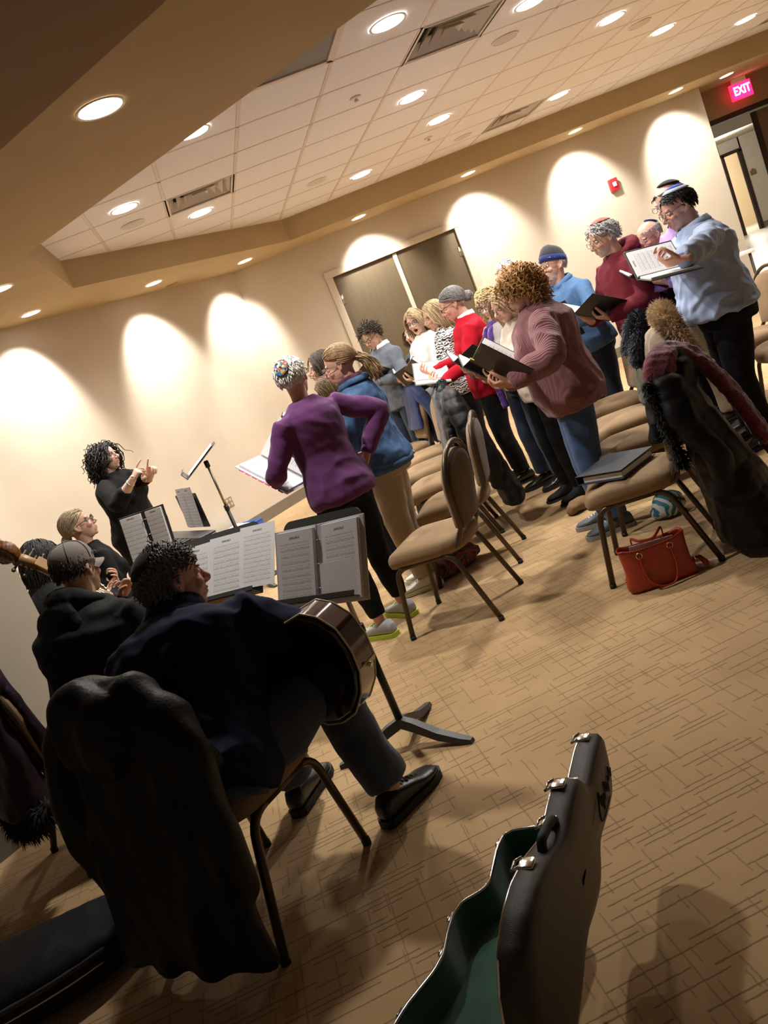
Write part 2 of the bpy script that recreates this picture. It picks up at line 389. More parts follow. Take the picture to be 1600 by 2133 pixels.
m_grille = mat('grey perforated return', (.20, .185, .175), rough=.6, bump=.5, bs=300)
for (i, j) in grilles:
    t = thing('return_grille', 'grey perforated return air panel beside the near soffit', 'air vent', (GX+(i+.5)*TS, GY+(j+.5)*TS, Z_C))
    obj('panel', MB().box((0, 0, .012), (.53, .56, .008)), m_grille, t, False)
    f = MB(); [f.box((a, 0, .006), (.03, .6, .014)) for a in (-.285, .285)]; [f.box((0, a, .006), (.6, .03, .014)) for a in (-.285, .285)]; obj('frame', f, m_tbar, t, False)
# ------------------------------------------------------------------ recessed lights
m_lens = mat('lit lamp lens', (1, 1, 1), emit=14, ecol=(1, .95, .87))
def lamp_mesh(r):
    ring = MB(); an = np.arange(28)*2*PI/28; prof = [(r+.012, .0), (r+.010, -.005), (r, -.004), (r-.006, -.002)]
    ring.loft([np.stack([q*np.cos(an), q*np.sin(an), np.full(28, z)], 1) for q, z in prof], True, False)
    lens = MB(); lens.add(np.stack([(r-.004)*np.cos(an), (r-.004)*np.sin(an), np.full(28, -.0035)], 1), [tuple(range(27, -1, -1))])
    a = ring.mesh('trim_ring'); a.materials.append(m_trimw); b2 = lens.mesh('lens'); b2.materials.append(m_lens); return a, b2
LM = {r: lamp_mesh(r) for r in (.105, .088)}
def downlight(x, y, z, label, power, r=.105, aim=None, cone=150, blend=1.0, group='recessed downlights'):
    t = thing('ceiling_light', label, 'ceiling light', (x, y, z-.003), group=group)
    for me in LM[r]:
        o = bpy.data.objects.new(me.name, me); col.objects.link(o); o.parent = t
    if power:
        ld = bpy.data.lights.new('lamp', 'SPOT'); ld.energy = power; ld.color = LAMP_COL; ld.spot_size = R(cone); ld.spot_blend = blend; ld.shadow_soft_size = .07
        lo = bpy.data.objects.new('lamp', ld); col.objects.link(lo); lo.parent = t; lo.location = (0, 0, -.03)
        if aim is not None:
            dv = Vector(aim)-Vector((x, y, z-.03)); lo.rotation_euler = dv.to_track_quat('-Z', 'Y').to_euler()
    return t
CL = [(.52, 5.83, 'tile ceiling downlight half hidden by the near soffit edge'), (-.09, 7.05, 'leftmost downlight in the tile ceiling'), (.51, 8.23, 'tile ceiling downlight just right of the left diffuser'),
      (1.75, 5.16, 'largest tile ceiling downlight, left of the top diffuser'), (2.35, 7.01, 'tile ceiling downlight below the top diffuser'), (2.32, 9.37, 'tile ceiling downlight closest to the soffit bend'),
      (2.92, 8.18, 'tile ceiling downlight left of the small far diffuser'), (2.92, 5.75, 'tile ceiling downlight cut by the top edge of the picture'), (4.13, 6.92, 'tile ceiling downlight right of the top diffuser'),
      (4.66, 9.24, 'tile ceiling downlight right of the small far diffuser'), (5.26, 8.03, 'tile ceiling downlight second from the top right'), (6.92, 9.08, 'tile ceiling downlight in the top right corner'),
      (5.3, 5.7, 'added unseen downlight past the right edge, nearest the camera'), (6.5, 6.9, 'added unseen downlight past the right edge, middle of three'), (8.2, 8.2, 'added unseen downlight past the right edge, farthest of three')]  # last three are unseen extras, added for the light they give
for x, y, lb in CL:
    downlight(x, y, Z_C, lb or 'added unseen downlight outside the right edge of the picture', W_CEIL)
WL = [((-1.27, 8.40), (-1.62, 8.63, 2.15), 'soffit downlight at the far left edge, above the conductor wall'), ((-.16, 9.42), (-.43, 9.82, 2.15), 'soffit downlight second from the left over the conductor wall'),
      ((.90, 10.40), (.52, 10.77, 2.1), 'soffit downlight over the corner of the two walls'), ((2.38, 10.5), (2.48, WY, 2.2), 'soffit downlight above the double doors'), ((3.85, 10.48), (3.95, WY, 2.2), 'soffit downlight right of the double doors'),
      ((5.33, 10.46), (5.45, WY, 2.2), 'soffit downlight above the red fire alarm'), ((6.75, 10.42), (6.93, WY, 2.2), 'soffit downlight at the right end of the back wall'), ((-2.4, 7.25), (-2.75, 7.6, 2.15), None)]
for (x, y), aim, lb in WL:
    downlight(x, y, Z_S, lb or 'soffit downlight beyond the left edge of the picture', W_WALL, .088, aim, 78, .55, 'wall washing soffit lights')
downlight(7.78, 10.85, Z_S, 'small soffit downlight beside the exit sign', 14, .088)
downlight(.03, 4.12, Z_S, 'large lone downlight in the near soffit, top left', W_SOFF)
downlight(-1.17, 6.92, Z_S, 'soffit downlight touching the left edge of the picture', W_SOFF, .088)
# round speakers, sprinkler
m_spk = mat('pale speaker grille', (.66, .61, .58), rough=.8, bump=.6, bs=500)
def ray_z(u, v, z):
    d = _f+_r*(u-800)/FPX-_u*(v-1066.5)/FPX; t = (z-CAM_H)/d[2]; return (d*t)[:2]
for u, v, lb in ((277, 467, 'round ceiling speaker beside the leftmost tile downlight'), (1052, 80, 'round ceiling speaker right of the top diffuser'), (1332, 50, 'round ceiling speaker between two downlights at the top right'), (660, 378, 'round ceiling speaker near the soffit bend'), (965, 285, 'round ceiling speaker left of the small far diffuser')):
    p = ray_z(u, v, Z_C); t = thing('ceiling_speaker', lb, 'speaker', (p[0], p[1], Z_C), group='round ceiling speakers')
    an = np.arange(24)*2*PI/24
    obj('grille', MB().loft([np.stack([q*np.cos(an), q*np.sin(an), np.full(24, z)], 1) for q, z in ((.10, .0), (.098, -.004), (.05, -.007), (.01, -.008))]), m_spk, t)
    obj('rim', MB().tube([(.102*math.cos(a), .102*math.sin(a), -.003) for a in an], .006, 6, loop=True), m_trimw, t)
for u, v, lb in ((740, 203, 'sprinkler cap above the choir, near the grey return panel'), (892, 287, 'sprinkler cap under the middle downlight')):
    p = ray_z(u, v, Z_C); t = thing('sprinkler', lb, 'sprinkler', (p[0], p[1], Z_C))
    obj('cap', MB().tube([(0, 0, 0), (0, 0, -.012)], [.045, .04], 16), m_trimw, t); obj('deflector', MB().tube([(0, 0, -.012), (0, 0, -.03)], [.01, .018], 10), m_steel, t)
p = ray_z(358, 592, Z_S); t = thing('slot_vent', 'small dark slot in the soffit near the diagonal wall', 'vent', (p[0], p[1], Z_S)); obj('slot', MB().box((0, 0, -.003), (.11, .03, .006)), m_dark, t, False); obj('rim', MB().box((0, .02, -.004), (.14, .01, .008)).box((0, -.02, -.004), (.14, .01, .008)), m_soff, t, False)
# ------------------------------------------------------------------ exit sign, fire alarm, outlet
m_red = mat('red alarm plastic', (.62, .02, .03), rough=.35); m_white = mat('white plastic', (.8, .8, .78), rough=.4)
m_exit = mat('lit red exit panel', (.9, .02, .08), emit=5, ecol=(1, .01, .09)); m_exitl = mat('lit exit letters', (1, .5, .55), emit=9, ecol=(1, .42, .5)); m_exith = mat('glowing red acrylic', (.7, .02, .05), emit=2.5, ecol=(1, .02, .07))
t = thing('exit_sign', 'glowing red EXIT sign hanging above the dark doorway', 'exit sign', (8.40, 11.48, 2.72), 0)
obj('housing', MB().rbox((0, .03, 0), (.33, .05, .22), .008, 2), m_exith, t, False)
obj('lit_panel', MB().box((0, .003, 0), (.30, .006, .19)), m_exit, t, False)
obj('mounting_box', MB().rbox((0, .03, .145), (.22, .05, .07), .006, 2), m_trimw, t, False)
tx = bpy.data.curves.new('exit_text', 'FONT'); tx.body = 'EXIT'; tx.size = .16; tx.align_x = 'CENTER'; tx.align_y = 'CENTER'; tx.extrude = .002; tx.space_character = 1.05; tx.offset = .003
to = bpy.data.objects.new('tmp', tx); _scr.collection.objects.link(to); tme = scratch_eval(to); bpy.data.objects.remove(to)
V = get_co(tme); set_co(tme, np.stack([V[:, 0]*.78, -V[:, 2]-.003, V[:, 1]], 1)); tme.materials.clear(); obj('lettering', tme, m_exitl, t, False)
t = thing('fire_alarm', 'red fire alarm strobe on the back wall', 'fire alarm', (5.86, WY, 2.15))
obj('base', MB().rbox((0, -.03, 0), (.12, .06, .16), .01, 2), m_red, t); obj('strobe_lens', MB().rbox((.0, -.065, .0), (.05, .025, .06), .008, 2), m_white, t)
def on_diag(u, v):
    d = _f+_r*(u-800)/FPX-_u*(v-1066.5)/FPX; tt = (CY-CX)/(d[1]-d[0]); return d*tt+np.array([0, 0, CAM_H])
p = on_diag(477, 1047)
t = thing('wall_outlet', 'metal double wall outlet beside the conductor stand pole', 'outlet', tuple(p), R(45))
obj('plate', MB().rbox((0, -.004, 0), (.12, .008, .12), .003, 1), m_steel, t, False)
for a in (-.028, .028):
    for b2 in (-.025, .025): obj('socket', MB().rbox((a, -.009, b2), (.032, .005, .034), .003, 1), mat('ivory socket', (.5, .45, .36), rough=.5), t, False)
# ------------------------------------------------------------------ passage beyond the right end
m_dbronze = mat('dark bronze frame', (.05, .032, .022), rough=.4, metal=.3); m_hall = wall_mat('hall wall', (.55, .48, .38)); m_vct = mat('pale hall floor', (.62, .57, .47), rough=.35, var=.05, vs=2)
m_vctg = mat('green grey hall floor', (.30, .31, .22), rough=.35, var=.08, vs=3); m_hallc = mat('white hall ceiling', (.62, .58, .52), rough=.9)
fl = MB(); fl.add([(5, 12.2, .0), (26, 12.2, .0), (26, 17.4, .0), (5, 17.4, .0)], [(0, 1, 2, 3)]); struct('floor_hall', fl, m_vctg)
fl = MB(); fl.add([(5, 17.4, .0), (30, 17.4, .0), (30, 32, .0), (5, 32, .0)], [(0, 1, 2, 3)]); struct('floor_passage', fl, m_vct)
d2 = bpy.data.objects.new('door_2', None); col.objects.link(d2); d2['kind'] = 'structure'; d2.location = (8.9, 11.72, 0)
f = MB(); f.box((.4, 0, 2.46), (3.4, .2, .07)); f.box((-1.38, 0, 1.23), (.06, .2, 2.5)); obj('door_frame', f, m_dbronze, d2, False)
LFX = -.28
lf = obj('door_leaf', MB().rbox((LFX+.52, .0, 1.2), (1.04, .05, 2.4), .004, 2), mat('dark stained door', (.16, .11, .062), rough=.4, var=.1, vs=4, stretch=(9, 9, 1)), d2, False)
obj('edge_strip', MB().box((LFX, -.02, 1.2), (.05, .07, 2.4)), m_dbronze, lf, False)
obj('lever_handle', MB().tube([(LFX+.09, -.02, 1.02), (LFX+.09, -.09, 1.02), (LFX+.2, -.09, 1.02)], .012, 8).rbox((LFX+.09, -.03, 1.0), (.05, .012, .22), .004, 1), m_steel, lf)
obj('door_closer', MB().rbox((LFX+.45, -.06, 2.28), (.26, .06, .07), .01, 2).tube([(LFX+.4, -.08, 2.31), (LFX+.7, -.16, 2.33), (LFX+.75, -.03, 2.38)], .012, 6), m_steel, lf)
obj('vision_pane', MB().box((LFX+.55, -.028, 1.55), (.3, .006, .8)), mat('dark glass', (.03, .035, .035), rough=.05, spec=.8), lf, False)
struct('ceiling_hall', MB().box((16, 17, 3.42), (26, 9.6, .1)), m_hallc)
struct('trim_3', MB().box((18, 24, 3.02), (24, 5, .3)), m_hall)
FW = 25.0
w = MB(); w.box((11.9, FW+.1, 1.5), (10.1, .2, 3)); w.box((22, FW+.1, 1.5), (8.7, .2, 3)); w.box((17.3, FW+.1, 2.75), (.8, .2, .55)); struct('wall_hall', w, m_hall)
w = MB(); w.box((17.6, FW-.02, 1.25), (.11, .1, 2.5)); w.box((16.98, FW-.02, 1.25), (.07, .1, 2.5)); w.box((17.3, FW-.02, 2.5), (.72, .1, .1)); struct('trim_4', w, m_dbronze)
w = MB(); w.box((22, FW-.012, .09), (8.7, .024, .18)); w.box((11.9, FW-.012, .09), (10.0, .024, .18)); struct('baseboard_hall', w, m_base)
t = thing('door_plaque', 'small brown room plaque on the hall wall', 'sign', (17.86, FW, 1.70)); m_plq = mat('brown plaque', (.20, .12, .055), rough=.5)
obj('plate', MB().rbox((0, -.01, 0), (.21, .02, .15), .004, 1), m_plq, t, False); obj('raised_arch', MB().rbox((0, -.01, .09), (.09, .018, .05), .004, 1), m_plq, t, False)
# lit room behind the doorway
w = MB(); w.box((18, 30, 1.5), (6, .2, 3)); struct('wall_room', w, mat('warm room wall', (.70, .55, .33), rough=.9))
struct('ceiling_room', MB().box((18, 27.6, 3.0), (6, 5, .1)), m_hallc)
def hall_lamp(x, y, z, p, lb):
    t = downlight(x, y, z, lb, 0); ld = bpy.data.lights.new('lamp', 'POINT'); ld.energy = p; ld.color = LAMP_COL; ld.shadow_soft_size = .1; lo = bpy.data.objects.new('lamp', ld); col.objects.link(lo); lo.parent = t; lo.location = (0, 0, -.12)
hall_lamp(15.1, 21.95, 2.87, 260, 'bright round hall light seen through the doorway'); hall_lamp(18.6, 27.4, 2.95, 420, 'lamp inside the far lit room'); hall_lamp(12.4, 15.4, 3.36, 110, 'hall lamp beyond the right door')
sh = thing('bookshelf', 'low wooden shelf with bright toys in the far lit room', 'shelf', (17.9, 27.6, 0)); m_wd = mat('pale wood shelf', (.55, .38, .2), rough=.6, var=.08, vs=6)
for zz in (.04, .42, .8): obj('shelf_board', MB().box((0, 0, zz), (1.3, .35, .03)), m_wd, sh, False)
for xx in (-.65, -.2, .25, .65): obj('upright', MB().box((xx, 0, .42), (.03, .35, .8)), m_wd, sh, False)
cols = [('blue', (.03, .08, .5)), ('red', (.55, .03, .03)), ('purple', (.22, .08, .4)), ('yellow', (.7, .5, .1)), ('black', (.02, .02, .03))]
for q, (nm, c, xx, zz, sx, sz, lb) in enumerate([('storage_bin', cols[0][1], .05, .94, .34, .24, 'blue bin on top of the toy shelf'), ('storage_bin', cols[4][1], -.42, .55, .3, .2, 'black bin on the middle shelf at the left'), ('storage_bin', cols[4][1], .02, .56, .32, .22, 'black bin on the middle shelf under the blue bin'), ('toy_box', cols[1][1], -.4, .14, .25, .17, 'red box on the bottom shelf'), ('toy_box', cols[2][1], .02, .16, .3, .2, 'purple box on the bottom shelf'), ('storage_bin', cols[3][1], -.42, .9, .18, .16, 'small tan bin on top of the toy shelf')]):
    t = thing(nm, lb, 'bin', (17.9+xx, 27.55, {.94: .816, .55: .436, .56: .436, .14: .056, .16: .056, .9: .816}[zz])); obj('body', MB().rbox((0, 0, sz/2), (sx, .28, sz), .015, 2), mat('bin%d' % q, c, rough=.5), t); obj('rim', MB().rbox((0, 0, sz), (sx+.03, .3, .025), .008, 2), mat('bin%d' % q, c), t)
# white counter end by the passage
p = ray_z(1545, 524, .9); t = thing('side_table', 'white topped table end by the back wall, behind the blue shirt', 'table', (6.02, 9.95, 0)); obj('top', MB().rbox((0, 0, .74), (1.2, .6, .04), .008, 2), m_white, t, False)
for a in (-.55, .55):
    for b2 in (-.26, .26): obj('leg', MB().tube([(a, b2, 0), (a, b2, .72)], .018, 8), m_dbronze, t)
# ================================================================== PEOPLE LIBRARY  (local frame: x right, y forward, z up; sizes for a 1.65 m figure)
def ik(a, c, l1, l2, pole):
    a, c, pole = np.asarray(a, float), np.asarray(c, float), np.asarray(pole, float)
    d = c-a; L = np.linalg.norm(d); mx = (l1+l2)*.995
    if L > mx: c = a+d*mx/L; d = c-a; L = mx
    L = max(L, abs(l1-l2)+.02); x = (l1*l1-l2*l2+L*L)/(2*L); h = math.sqrt(max(1e-6, l1*l1-x*x)); u = nrm(d); p = nrm(pole-u*(pole@u))
    return a+u*x+p*h, c
_heads = {}
def head_base(op, fem):
    """head and neck, origin at mid head; op = how far the mouth is open (0..1)"""
    k = (op, fem)
    if k in _heads: return _heads[k]
    jd = -.018*op; w = .93 if fem else 1.0
    b = MB(); b.ell((0, -.012, .030), (.075*w+.002, .096, .086), nu=28, nv=18); b.ell((0, .020, -.030), (.062*w, .070, .075), nu=24, nv=14)
    b.ell((0, .026, -.066+jd*.7), (.050*w, .056, .046), nu=20, nv=12); b.ell((0, .066, -.094+jd), (.020*w, .016, .016)); b.ell((0, .070, -.066+jd*.4), (.032*w, .020, .026))
    b.tube(*interp_path([(0, .084, .012), (0, .096, -.008), (0, .108, -.026), (0, .100, -.036)], [.008, .0085, .0125, .009], 4), n=10, rnd=True)
    for s in (-1, 1):
        b.ell((s*.012, .094, -.034), (.009, .011, .008)); b.ell((s*.036*w, .060, -.028), (.024, .024, .022)); b.ell((s*.028, .076, .024), (.024, .012, .009))
        b.tube([(s*.071*w, -.004, .022), (s*.080*w, -.016, .018), (s*.083*w, -.022, .0), (s*.079*w, -.012, -.022), (s*.072*w, .0, -.030)], [.007, .009, .010, .009, .007], n=8, rnd=True); b.ell((s*.074*w, -.006, -.004), (.007, .016, .024))
    b.tube([(-.022, .083, -.058), (-.010, .0915, -.0560), (0, .0925, -.0575), (.010, .0915, -.056), (.022, .083, -.058)], [.003, .006, .0055, .006, .003], n=8, rnd=True)
    b.tube([(-.020, .083, -.064+jd*1.2), (-.008, .0895, -.069+jd*1.3), (.008, .0895, -.069+jd*1.3), (.020, .083, -.064+jd*1.2)], [.003, .0065, .0065, .003], n=8, rnd=True)
    nr = .048 if fem else .057
    b.tube(*interp_path([(0, -.018, -.03), (0, -.020, -.09), (0, -.032, -.15), (0, -.045, -.24)], [nr+.004, nr, nr+.002, nr+.022], 4), n=20)
    me = remesh(b, .0040, 3, .5); V = get_co(me); N = get_no(me)
    for s in (-1, 1):
        d2 = ((V-np.array([s*.031, .086, .006]))/np.array([.017, .03, .011]))**2; V = V-N*(.0075*np.exp(-d2.sum(1)))[:, None]
    if op > 0:
        d2 = ((V-np.array([0, .09, -.064+jd*.62]))/np.array([.0165, .035, .0075+.0145*op]))**2; g = np.exp(-(d2.sum(1))**1.5); V[:, 1] -= .035*g
    else:
        d2 = ((V-np.array([0, .094, -.0625]))/np.array([.024, .02, .0022]))**2; V[:, 1] -= .004*np.exp(-d2.sum(1))
    lips = np.exp(-((((V-np.array([0, .09, -.0625+jd*.6]))/np.array([.0235, .03, .0125+.016*op]))**2).sum(1))**3)
    hole = np.exp(-((((V-np.array([0, .075, -.064+jd*.62]))/np.array([.016, .03, .006+.013*op]))**2).sum(1))**2)*(1 if op > 0 else .55*np.exp(-((V[:, 2]+.0625)/.0022)**2))
    brow = sum(np.exp(-((((V-np.array([s*.033, .084, .0285]))@rot_y(s*-.18)/np.array([.021, .03, .0042]))**2).sum(1))**2) for s in (-1, 1))
    blush = sum(np.exp(-(((V-np.array([s*.04, .07, -.028]))/.022)**2).sum(1)) for s in (-1, 1))+np.exp(-(((V-np.array([0, .112, -.03]))/.013)**2).sum(1))
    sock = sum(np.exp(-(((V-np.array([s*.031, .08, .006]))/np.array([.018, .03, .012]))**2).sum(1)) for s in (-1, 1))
    beard = (1/(1+np.exp((V[:, 2]+.052)/.006)))*np.clip((V[:, 2]+.125)/.015, 0, 1)*np.clip((V[:, 1]-.012)/.02, 0, 1)+np.exp(-((((V-np.array([0, .088, -.047]))/np.array([.026, .03, .007]))**2).sum(1))**2)
    F = faces_of(me); bpy.data.meshes.remove(me)
    _heads[k] = (V, F, dict(lips=lips, hole=hole, brow=brow.clip(0, 1), blush=blush.clip(0, 1), sock=sock.clip(0, 1), beard=np.clip(beard, 0, 1)*(1-lips)))
    return _heads[k]
_hands = {}
CURL = {'relax': [(.35, .5, .35)]*4, 'hold': [(.75, .95, .5)]*4, 'flat': [(.12, .2, .15)]*4, 'point': [(.05, .1, .05), (.9, 1.2, .7), (1.0, 1.3, .7), (1.05, 1.3, .7)], 'fist': [(1.3, 1.5, .8)]*4, 'grip': [(.95, 1.15, .6)]*4}
def hand_base(kind):
    """left hand: wrist at origin, +y fingers, +x thumb side, +z back of the hand"""
    if kind in _hands: return _hands[kind]
    b = MB(); an = np.arange(16)*2*PI/16; rings = []
    for y, w, d, z in ((-.05, .026, .021, 0), (-.02, .026, .020, 0), (.0, .027, .018, 0), (.025, .036, .017, -.002), (.055, .042, .0155, -.002), (.085, .041, .0125, 0), (.096, .036, .008, 0)):
        rings.append(np.stack([w*np.cos(an)-.001, np.full(16, y), d*np.sin(an)+z], 1))
    b.loft(rings); lens = [(.043, .026, .021), (.048, .030, .022), (.044, .028, .021), (.034, .021, .018)]
    for i, (bx, ln, cu) in enumerate(zip((.031, .011, -.010, -.030), lens, CURL[kind])):
        p = np.array([bx, .086-abs(i-1)*.004, 0]); sp = (.09, .02, -.04, -.10)[i]; a = 0.; path = [p-np.array([0, .02, 0]), p]; rad = [.0085, .0092]
        for L_, c in zip(ln, cu):
            a += c; p = p+L_*np.array([math.sin(sp)*math.cos(a), math.cos(sp)*math.cos(a), -math.sin(a)]); path.append(p); rad.append(rad[-1]*.92)
        rad = np.array(rad)*(.88 if i == 3 else 1)
        b.tube(*interp_path(path, rad, 3), n=9, rnd=True)
    tc = {'relax': .35, 'hold': .5, 'flat': .2, 'point': .7, 'fist': .8, 'grip': .6}[kind]
    p = np.array([.020, .018, -.006]); dirs = [nrm((.75, .62, -.25-tc*.3)), nrm((.55, .8, -.3-tc*.5)), nrm((.3-tc*.3, .85, -.35-tc*.6))]; path = [p]; rad = [.015]
    for d, L_, r in zip(dirs, (.044, .032, .026), (.0115, .0105, .0085)): p = p+d*L_; path.append(p); rad.append(r)
    b.tube(*interp_path(path, rad, 3), n=9, rnd=True)
    me = remesh(b, .0042, 2, .4); _hands[kind] = (get_co(me), faces_of(me)); bpy.data.meshes.remove(me); return _hands[kind]
SCALP_C = np.array([0, -.014, .030]); SCALP_R = np.array([.080, .101, .091])
def hair_mesh(st, seed=1):
    """locks of hair in the head frame; st: dict(n, len, rad, grav, lift, pref, curl, cf, line, back, tie, bald, bang)"""
    g = np.random.default_rng(seed); b = MB(); n = st.get('n', 220); gr = (1+5**.5)/2
    line = st.get('line', .42); low = st.get('low', -.45); vol = st.get('vol', 1.0)
    def ok(d):
        x, y, z = d
        if y > .16 and z < line+(.25-abs(x))*.25*(y > .3): return False
        if y > -.12 and abs(x) > .5 and z < -.20: return False
        if z < low: return False
        if st.get('cap') and d@st['cap'][0] > math.cos(st['cap'][1]*.93): return False
        if st.get('bald') and z > st['bald'] and y > -.75: return False
        return True
    # cap under the locks
    nu, nv = 36, 22; V = []; keep = {}
    for i in range(nv+1):
        for j in range(nu):
            t_ = PI*i/nv; a = 2*PI*j/nu; d = np.array([math.sin(t_)*math.cos(a), math.sin(t_)*math.sin(a), math.cos(t_)]); V.append(SCALP_C+d*SCALP_R*(1.005+.02*(vol-1))); keep[i*nu+j] = ok(d)
    F = []
    for i in range(nv):
        for j in range(nu):
            q = (i*nu+j, (i+1)*nu+j, (i+1)*nu+(j+1) % nu, i*nu+(j+1) % nu)
            if all(keep[k] for k in q): F.append(q)
    b.add(V, F)
    tie = np.array(st['tie']) if 'tie' in st else None; segs = st.get('segs', 9)
    for i in range(n*2):
        z = 1-2*(i+.5)/(n*2); a = 2*PI*i/gr; r = math.sqrt(1-z*z); d = np.array([r*math.cos(a), r*math.sin(a), z])+g.normal(size=3)*.03; d = nrm(d)
        if not ok(d): continue
        p = SCALP_C+d*SCALP_R; nn = nrm(d/SCALP_R); L_ = st.get('len', .2)*g.uniform(.82, 1.1); step = L_/segs
        if d[1] > .25 and 'bang' in st: L_ = st['bang']; step = L_/segs
        pref = np.array(st.get('pref', (0, -.4, -1)), float)
        if d[1] > .1 and tie is None and 'bang' not in st: pref = pref+np.array([np.sign(d[0]+st.get('part', .02))*.9, -.9*d[1], .2])
        if st.get('side'): pref = pref+np.array([np.sign(d[0]+st.get('part', 0))*st['side'], 0, 0])
        if tie is not None: pref = nrm(tie-p)*1.5
        v = nrm(pref-nn*(pref@nn)+nn*st.get('lift', .25)+g.normal(size=3)*st.get('mess', .08)); path = [p-nn*.006]; rc = st.get('curl', 0); ph = g.uniform(0, 6.28); cf = st.get('cf', 40)*g.uniform(.8, 1.2)
        for q in range(segs):
            path.append(p.copy())
            if tie is not None:
                dd = tie-p
                if np.linalg.norm(dd) < step*1.2: path.append(tie+g.normal(size=3)*.006); break
                v = nrm(v*.55+nrm(dd)*.6)
            else: v = nrm(v+np.array([0, 0, -1.])*st.get('grav', .25)+g.normal(size=3)*st.get('mess', .08))
            p = p+v*step; e = (p-SCALP_C)/(SCALP_R*(1.045+.06*(vol-1)*3)); le = np.linalg.norm(e)
            if le < 1: p = SCALP_C+(p-SCALP_C)/le
            if p[1] > .0 and p[2] < .062-(.0 if 'bang' not in st else .03) and abs(p[0]) < .072: p[0] = (np.sign(p[0]) or 1)*(abs(p[0])*.4+.0445)
            if p[2] < -.06 and st.get('keep_face', True):      # stay off the face and round the neck
                if p[1] > .02: p[1] -= (p[1]-.02)*.5
                rr_ = math.hypot(p[0], p[1]+.03); mn = .062+max(0, -.13-p[2])*.9
                if rr_ < mn: p[0] *= mn/(rr_+1e-6); p[1] = -.03+(p[1]+.03)*mn/(rr_+1e-6)
        P = np.array(path); m = len(P)
        if rc:
            tt = np.linspace(0, 1, m); ramp = np.minimum(1, tt*4); k1 = nrm(np.cross(nn, (0.3, .2, 1))); k2 = np.cross(nn, k1)
            P = P+(ramp*rc)[:, None]*(np.cos(cf*tt*L_*6+ph)[:, None]*k1+np.sin(cf*tt*L_*6+ph)[:, None]*nn)
        r0 = st.get('rad', .006)*g.uniform(.75, 1.2); rad = r0*np.linspace(1, .35, m)**.7; rad[0] *= .6
        b.tube(P, rad, n=5, flat=.7)
    if st.get('bun'):
        c, r = np.array(st['bun'][0]), st['bun'][1]
        for i in range(46):
            d = nrm(g.normal(size=3)); k = nrm(np.cross(d, g.normal(size=3))); P = [c+r*(nrm(d*math.cos(a)+k*math.sin(a)))*g.uniform(.85, 1.05) for a in np.linspace(0, 2.2, 8)]; b.tube(P, [.005, .009, .010, .010, .010, .009, .007, .003], n=5)
    if st.get('tail'):
        c, ln, drn = np.array(st['tail'][0]), st['tail'][1], np.array(st['tail'][2], float)
        for i in range(90):
            p = c+g.normal(size=3)*.010; v = nrm(drn+g.normal(size=3)*.22); P = []
            for q in range(12): P.append(p.copy()); v = nrm(v+np.array([0, 0, -1])*.28+g.normal(size=3)*.10); p = p+v*ln/12*g.uniform(.9, 1.1)
            P = np.array(P); P[:, 0] += .012*np.sin(np.linspace(0, 9, 12)+g.uniform(0, 6)); b.tube(P, .0075*np.linspace(.7, .35, 12), n=5)
    return b
def add_skin_attr(me, C):
    a = me.attributes.new('Col', 'FLOAT_COLOR', 'POINT'); a.data.foreach_set('color', np.concatenate([C, np.ones((len(C), 1))], 1).ravel())
m_skin = mat('skin', (.6, .4, .3), rough=.5, spec=.4, attr=True, var=.05, vs=60)
m_eyew = mat('eye white', (.75, .72, .68), rough=.2); m_iris = mat('eye iris', (.05, .035, .025), rough=.15)
def cloth(name, c, rough=.85, **k):
    k.setdefault('var', .07); k.setdefault('vs', 14); k.setdefault('bump', .25); k.setdefault('bs', 260); k.setdefault('sheen', .15); return mat(name, c, rough=rough, spec=.2, **k)
def hairmat(name, c): return mat(name, c, rough=.5, spec=.4, var=.45, vs=55, stretch=(1, 1, .3), bump=.8, bs=130)
RING = [(-.115, .150, .108, -.008), (-.05, .174, .122, -.010), (.02, .172, .122, -.006), (.09, .157, .112, .0), (.17, .143, .104, .004), (.25, .146, .108, .004), (.33, .158, .115, .0), (.395, .162, .108, -.008), (.44, .148, .090, -.012), (.475, .100, .070, -.014), (.505, .062, .058, -.010)]
RING_M = [(-.115, .150, .108, -.008), (-.05, .165, .118, -.010), (.02, .163, .118, -.004), (.09, .160, .115, .0), (.17, .156, .112, .004), (.25, .163, .116, .002), (.33, .176, .120, .0), (.395, .184, .112, -.008), (.44, .170, .094, -.012), (.475, .112, .074, -.014), (.505, .068, .062, -.010)]
_shoes = {}
